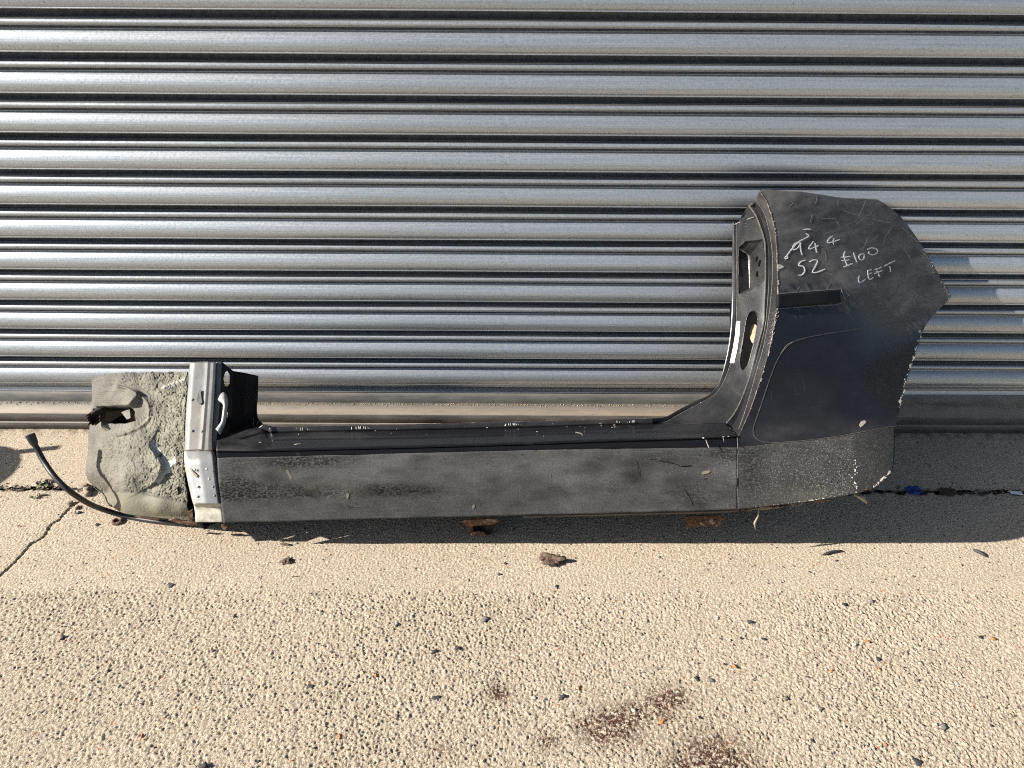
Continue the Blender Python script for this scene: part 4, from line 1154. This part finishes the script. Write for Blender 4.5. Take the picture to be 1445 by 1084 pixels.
M['orange'] = flat('orange_flint', (.40, .17, .055), .6, var=.3, scale=120, bump=.001)
M['pale'] = flat('pale_stone', (.55, .50, .41), .7, var=.2, scale=120, bump=.001)

def place(name, me, px, py, rot, label, cat, group=None, lift=0.0, scale=1.0):
    o = bpy.data.objects.new(name, me); C.objects.link(o)
    g = G(px, py); o.location = (g[0], g[1], lift); o.rotation_euler = (rng.uniform(-.2, .2), rng.uniform(-.2, .2), rot)
    o.scale = (scale,) * 3
    return tag(o, label, cat, group)
# large crumbly clod made of three fused lumps
def clod(name, parts, mat, label, px, py):
    import bmesh
    bm = bmesh.new()
    for i, (dx, dy, dz, r, fl) in enumerate(parts):
        me = blobmesh('tmp', r, 50 + i + int(px), mat, 3, .9, (1.25, .9, fl))
        b2 = bmesh.new(); b2.from_mesh(me); bmesh.ops.translate(b2, verts=b2.verts, vec=(dx, dy, dz))
        b2.to_mesh(me); b2.free(); bm.from_mesh(me); bpy.data.meshes.remove(me)
    me = bpy.data.meshes.new(name); bm.to_mesh(me); bm.free(); me.materials.append(mat)
    g = G(px, py)
    o = bpy.data.objects.new(name, me); C.objects.link(o); o.location = (g[0], g[1], 0); o.scale = (.74, .80, .50)
    return tag(o, label, 'clod')
clod('soil_clod', [(-.017, .006, .004, .009, .6), (-.006, .002, .006, .012, .6), (.009, -.003, .008, .013, .7), (.017, -.008, .006, .010, .75), (.016, .006, .006, .007, .8)], M['soil2'], 'largest dark crumbly clod lying in the sun in front of the sill', 778, 791)
clod('soil_clod', [(-.007, -.002, .004, .008, .6), (.004, .001, .005, .009, .6), (.010, .004, .004, .006, .7)], M['soil2'], 'small brown clod on sunlit concrete in front of the silver post end of the sill', 405, 793)
sticks = [((395, 768), (409, 769.5), .0028, 'short reddish brown twig at the edge of the panel shadow', 'soil2'), ((411, 814), (424, 814.5), .0012, 'thin straight brown twig lying below the small brown clod', 'soil2'),
          ((1160, 783), (1189, 777), .0030, 'dark pointed sliver lying in the sun just outside the shadow', 'coal'), ((1373, 776), (1392, 786), .0036, 'dark sliver at the shadow edge by the right border', 'coal')]
for (a, b, r, lab, mt) in sticks:
    mb = MB(); pa, pb = G(*a, r), G(*b, r); m_ = (pa + pb) / 2 + np.array([0, .001, r * .6])
    mb.tube(resample([pa, m_, pb], 9), np.array([.3, .8, 1, 1, .9, .9, .8, .6, .25]) * r, 6)
    tag(mb.build('twig', M[mt], None, True, loc=pa), lab, 'twig')
# dried leaf hanging at the lower rear corner
mb = MB()
L1 = resample([(1205, 697, -.43), (1212, 698, -.44), (1219, 702, -.445), (1223.5, 710, -.445)], 14); L2 = resample([(1205, 699, -.43), (1210, 702, -.445), (1216, 706, -.452), (1223.5, 710.5, -.446)], 14)
lo = loft('dry_leaf', [L1, L2], 4, flat('dry_leaf', (.36, .30, .20), .8, var=.35, scale=150), None, thick=.0008, bulge=.003)
tag(lo, 'curled dry buff leaf caught under the lower rear corner of the panel', 'leaf')
mb = MB()
mb.tube([P(1071, 717, -.45), P(1070, 728, -.447), P(1065, 738, -.445), P(1066, 748, -.444)], [.001, .0014, .0024, .0006], 6)
mb.tube([P(1069, 730, -.446), P(1064, 740, -.444)], [.001, .0016], 5)
tag(mb.build('straw', flat('pale_straw', (.26, .22, .15), .9), None, True, loc=P(1068, 730, -.447)), 'frayed pale straw hanging below the panel edge', 'straw')

# litter along the joint on the shaded right
def crumple(px, py, w, d, seed, mat, name, label, cat):
    rg = np.random.default_rng(seed); g0 = G(px, py)
    X, Y = np.meshgrid(np.linspace(-.5, .5, 12), np.linspace(-.5, .5, 9))
    Z = .0035 + .003 * bandnoise(9, 12, 1.0, 3, seed) + .003 * np.cos(X * 5)
    o = grid(name, np.stack([g0[0] + X * w * (1 - .4 * np.abs(Y) ** 2), g0[1] + Y * d * (1 - .5 * np.abs(X)), np.maximum(Z, .0008)], -1), mat, None, smooth=False)
    me = o.data; v = np.empty(len(me.vertices) * 3, np.float32); me.vertices.foreach_get('co', v)
    v = v.reshape(-1, 3) - np.array([g0[0], g0[1], 0]); me.vertices.foreach_set('co', v.astype(np.float32).ravel()); o.location = (g0[0], g0[1], 0)
    solid(o, .0006)
    return tag(o, label, cat)
crumple(1290, 694, .038, .030, 3, flat('blue_plastic', (.012, .045, .22), .35, var=.5, scale=90), 'plastic_wrapper', 'crumpled blue plastic scrap lying in the joint on the shaded right', 'wrapper')
crumple(1336, 696, .040, .026, 4, flat('dead_leaf', (.055, .03, .018), .9, var=.5, scale=90), 'dead_leaf', 'dark brown leaf clump in the joint right of the blue scrap', 'leaf')
mb = MB(); g0 = G(1433, 697); mb.box(g0 + np.array([0, 0, .0035]), (.028, .011, .0012), Matrix.Rotation(R(4), 3, 'Y') @ Matrix.Rotation(R(-3), 3, 'Z'))
tag(mb.build('paper_slip', flat('white_card', (.72, .74, .76), .6, var=.05), None, loc=g0), 'small white card strip in the joint at the right border', 'paper')

# rusty ring by the hose
mb = MB(); g0 = G(166, 737)
t = np.linspace(0, 2 * math.pi, 15)
mb.tube([g0 + np.array([.0085 * math.cos(a), .0085 * math.sin(a), .0025]) for a in t], .0036, 8, cap=False)
tag(mb.build('rusty_ring', m_rust('rusty_ring', .75), None, True, loc=g0), 'rusty ring lying on the concrete under the black hose', 'ring')

# weeds in the joint
def weed(px, py, n, size, mats, seed, label):
    rg = np.random.default_rng(seed); g0 = G(px, py)
    w = empty('weed', g0, label, 'weed')
    for i in range(n):
        a = rg.uniform(0, 2 * math.pi); L = size * rg.uniform(.6, 1.1); el = rg.uniform(.2, 1.1); wd = L * rg.uniform(.28, .42)
        r_ = np.array([math.cos(a) * math.cos(el), math.sin(a) * math.cos(el), math.sin(el)]); sd = np.array([-math.sin(a), math.cos(a), 0]); upn = np.cross(r_, sd)
        if upn[2] < 0: upn = -upn
        c0 = g0 + np.array([rg.normal(0, size * .3), rg.normal(0, size * .2), .001])
        rows = []
        for s_ in np.linspace(0, 1, 7):
            wi = wd * math.sin(math.pi * min(.98, .12 + s_ * .86)) ** .8; mid = c0 + r_ * L * s_ - upn * 0 + np.array([0, 0, -L * .45 * s_ ** 2])
            rows.append([mid - sd * wi * .5 + upn * wi * .25, mid - sd * wi * .25 + upn * .05 * wi, mid, mid + sd * wi * .25 + upn * .05 * wi, mid + sd * wi * .5 + upn * wi * .25])
        g = np.array(rows); g[..., 2] = np.maximum(g[..., 2], .001)
        solid(grid('leaf', g, mats[rg.integers(0, len(mats))], w), .0003)
gl = flat('weed_green', (.17, .18, .085), .5, var=.35, scale=80); gp = flat('weed_purple', (.075, .045, .04), .6, var=.5, scale=80); gm = flat('weed_olive', (.17, .16, .09), .55, var=.4, scale=80)
weed(63, 684, 18, .022, [gm, gp, gl, gp], 5, 'purple and olive weed growing in the joint by the black hose')
weed(52, 702, 8, .018, [gl, gl, gm], 6, 'light green weed just in front of the purple one')
weed(116, 692, 5, .014, [gp, gp], 8, 'dry brown weed in the joint against the underseal covered end')

# pebbles
def nearjoint(): return
kinds = {'coal': [blobmesh('pebble', 1.0, s, M['coal'], 2, .6, (1.25, .9, .6)) for s in (1, 2, 3, 4)], 'greyst': [blobmesh('pebble', 1.0, s, M['greyst'], 2, .5, (1.2, .9, .6)) for s in (5, 6)],
         'orange': [blobmesh('pebble', 1.0, s, M['orange'], 2, .6, (1.2, .9, .6)) for s in (7, 8)], 'pale': [blobmesh('pebble', 1.0, s, M['pale'], 2, .5, (1.2, .9, .6)) for s in (9, 10)]}
special = [(684, 874, 'greyst', .0075, 'flat grey brown pebble set in the rough concrete below the sill'), (793, 983, 'coal', .0065, 'dark oval pebble left of the reddish stain'), (1331, 1025, 'greyst', .0060, 'rounded grey pebble near the lower right corner'),
           (242, 826, 'coal', .0065, 'dark pebble on the edge of the rough concrete at left'), (612, 919, 'coal', .0062, 'dark pebble, left one of two close together in mid foreground'), (645, 914, 'coal', .0064, 'dark pebble, right one of two close together in mid foreground'),
           (618, 985, 'coal', .0065, 'upright dark pebble below the pair in mid foreground'), (1058, 877, 'coal', .0060, 'dark pebble on the right beneath the sill end of the shadow'), (1191, 853, 'coal', .0058, 'dark pebble high on the rough concrete at right'),
           (1297, 1076, 'coal', .0062, 'dark flat pebble at the bottom right border'), (286, 1082, 'coal', .0075, 'dark pebble cut by the bottom border at left'), (935, 1018, 'orange', .0052, 'orange pebble right of the reddish stain'), (138, 741, 'coal', .0062, 'dark flake lying below the black hose'), (110, 725, 'coal', .0065, 'dark pebble beside the crack under the hose')]
for px, py, k, r, lab in special:
    place('pebble', kinds[k][rng.integers(0, len(kinds[k]))], px, py, rng.uniform(-.6, .6), lab, 'pebble', None, r * .05, r * .78)
coords = {'coal': [(785, 912), (982, 957), (987, 1012), (665, 1052), (1078, 902), (1046, 901), (1383, 899), (1146, 1044), (1400, 1024), (300, 918), (365, 1075), (88, 900), (440, 968), (745, 873), (875, 873), (40, 1010), (152, 946), (402, 1002), (562, 880), (1240, 930), (1358, 798), (1180, 791), (933, 787), (933, 807), (705, 810), (712, 795), (786, 828), (115, 815), (330, 870)],
          'orange': [(1225, 905), (1241, 944), (1174, 946), (821, 924), (646, 955), (1400, 901), (1036, 940), (817, 972), (411, 1074), (530, 953), (480, 1040), (200, 1040), (1250, 1050)],
          'pale': [(1215, 865), (895, 1003), (1030, 903), (188, 980), (1320, 1022), (520, 870), (410, 950), (1206, 909), (754, 984)],
          'greyst': [(1231, 848), (1004, 960), (820, 880), (1158, 1000), (905, 895), (560, 1010), (1295, 960), (1110, 985)]}
labs = {'coal': ('small charcoal pebble set in sunlit concrete', 'small charcoal pebbles'), 'orange': ('small orange flint set in sunlit rough concrete', 'small orange flints'), 'pale': ('small whitish stone set in sunlit rough concrete', 'small whitish stones'), 'greyst': ('small mid grey stone set in sunlit rough concrete', 'small grey stones')}
for k, cs in coords.items():
    for px, py in cs:
        r = rng.uniform(.0020, .0038)
        place('pebble', kinds[k][rng.integers(0, len(kinds[k]))], px, py, rng.uniform(0, 6.3), labs[k][0], 'pebble', labs[k][1], -r * .15, r)
# grit too fine to count
mb = MB()
OCT = np.array([(1, 0, 0), (-1, 0, 0), (0, 1, 0), (0, -1, 0), (0, 0, 1), (0, 0, -1.0)]); OF = [(0, 2, 4), (2, 1, 4), (1, 3, 4), (3, 0, 4), (2, 0, 5), (1, 2, 5), (3, 1, 5), (0, 3, 5)]
for i in range(2600):
    x_, y_ = rng.uniform(-1.25, 1.2), -.24 - rng.random() ** 1.2 * .85
    a = abs(rng.normal(0, .0007)) + .0005
    if i < 900: x_, y_ = rng.uniform(-1.25, 1.2), JOINT + rng.normal(0, .006); a *= 1.6
    mb.add(np.array([x_, y_, a * .5]) + a * rng.uniform(.5, 1.4, (6, 1)) * OCT * np.array([1.2, 1, .7]), OF, int(rng.choice([0, 0, 0, 1, 2])))
gr2 = mb.build('ground_grit', [M['coal'], M['soil2'], M['grit']], kind='stuff')
tag(gr2, 'fine dark grit scattered over the concrete and along the joint', 'grit')
# crumbled concrete beside the crack
for i, (px, py, r, lab) in enumerate([(118, 690, .010, 'broken concrete lump in the joint behind the hose'), (127, 695, .008, 'broken concrete lump against the lower corner of the underseal'), (108, 718, .006, 'pale concrete crumb at the upper end of the crack'), (98, 712, .005, 'small concrete crumb left of the crack end')]):
    place('concrete_lump', blobmesh('concrete_lump', 1.0, 70 + i, flat('lump_concrete', (.36, .30, .22), .9, var=.3, scale=200, bump=.002), 2, .8, (1.3, .9, .7)), px, py, i, lab, 'concrete lump', None, r * .3, r)

# ------------------------------------------------------------------ pail and stick added left of the frame to cast the shadow reaching in
bk = empty('occluder', (-1.785, -.280, 0), 'grey metal bucket added out of view to cast the left shadow', 'occluder')
def lathe(name, prof, cx, cy, mat, parent, n=40):
    v = [(cx + r * math.cos(2 * math.pi * j / n), cy + r * math.sin(2 * math.pi * j / n), z) for r, z in prof for j in range(n)]
    k = len(prof)
    return obj(name, v, [(i * n + j, i * n + (j + 1) % n, (i + 1) * n + (j + 1) % n, (i + 1) * n + j) for i in range(k - 1) for j in range(n)], mat, parent)
lathe('pail', [(.001, .004), (.070, .004), (.075, .0), (.078, .004), (.098, .270), (.103, .276), (.103, .282), (.097, .282), (.094, .268), (.074, .010), (.001, .010)], -1.785, -.280, M['galv'], bk)
mb = MB(); mb.tube([(-1.785 + .101 * math.cos(a), -.280 + .02 * math.sin(a), .262 - .10 * math.sin(a)) for a in np.linspace(0, math.pi, 20)], .003, 8)
mb.build('bail_handle', M['rust'], bk, True)
mb = MB(); mb.tube([(-1.825, -.225, .014), (-1.735, -.205, .25), (-1.705, -.198, .325)], .010, 10)
tag(mb.build('shadow_stick', flat('weathered_wood', (.25, .19, .12), .8, var=.3), None, True, loc=(-1.825, -.225, .014)), 'short wooden stick added for its shadow in the grey bucket', 'stick')
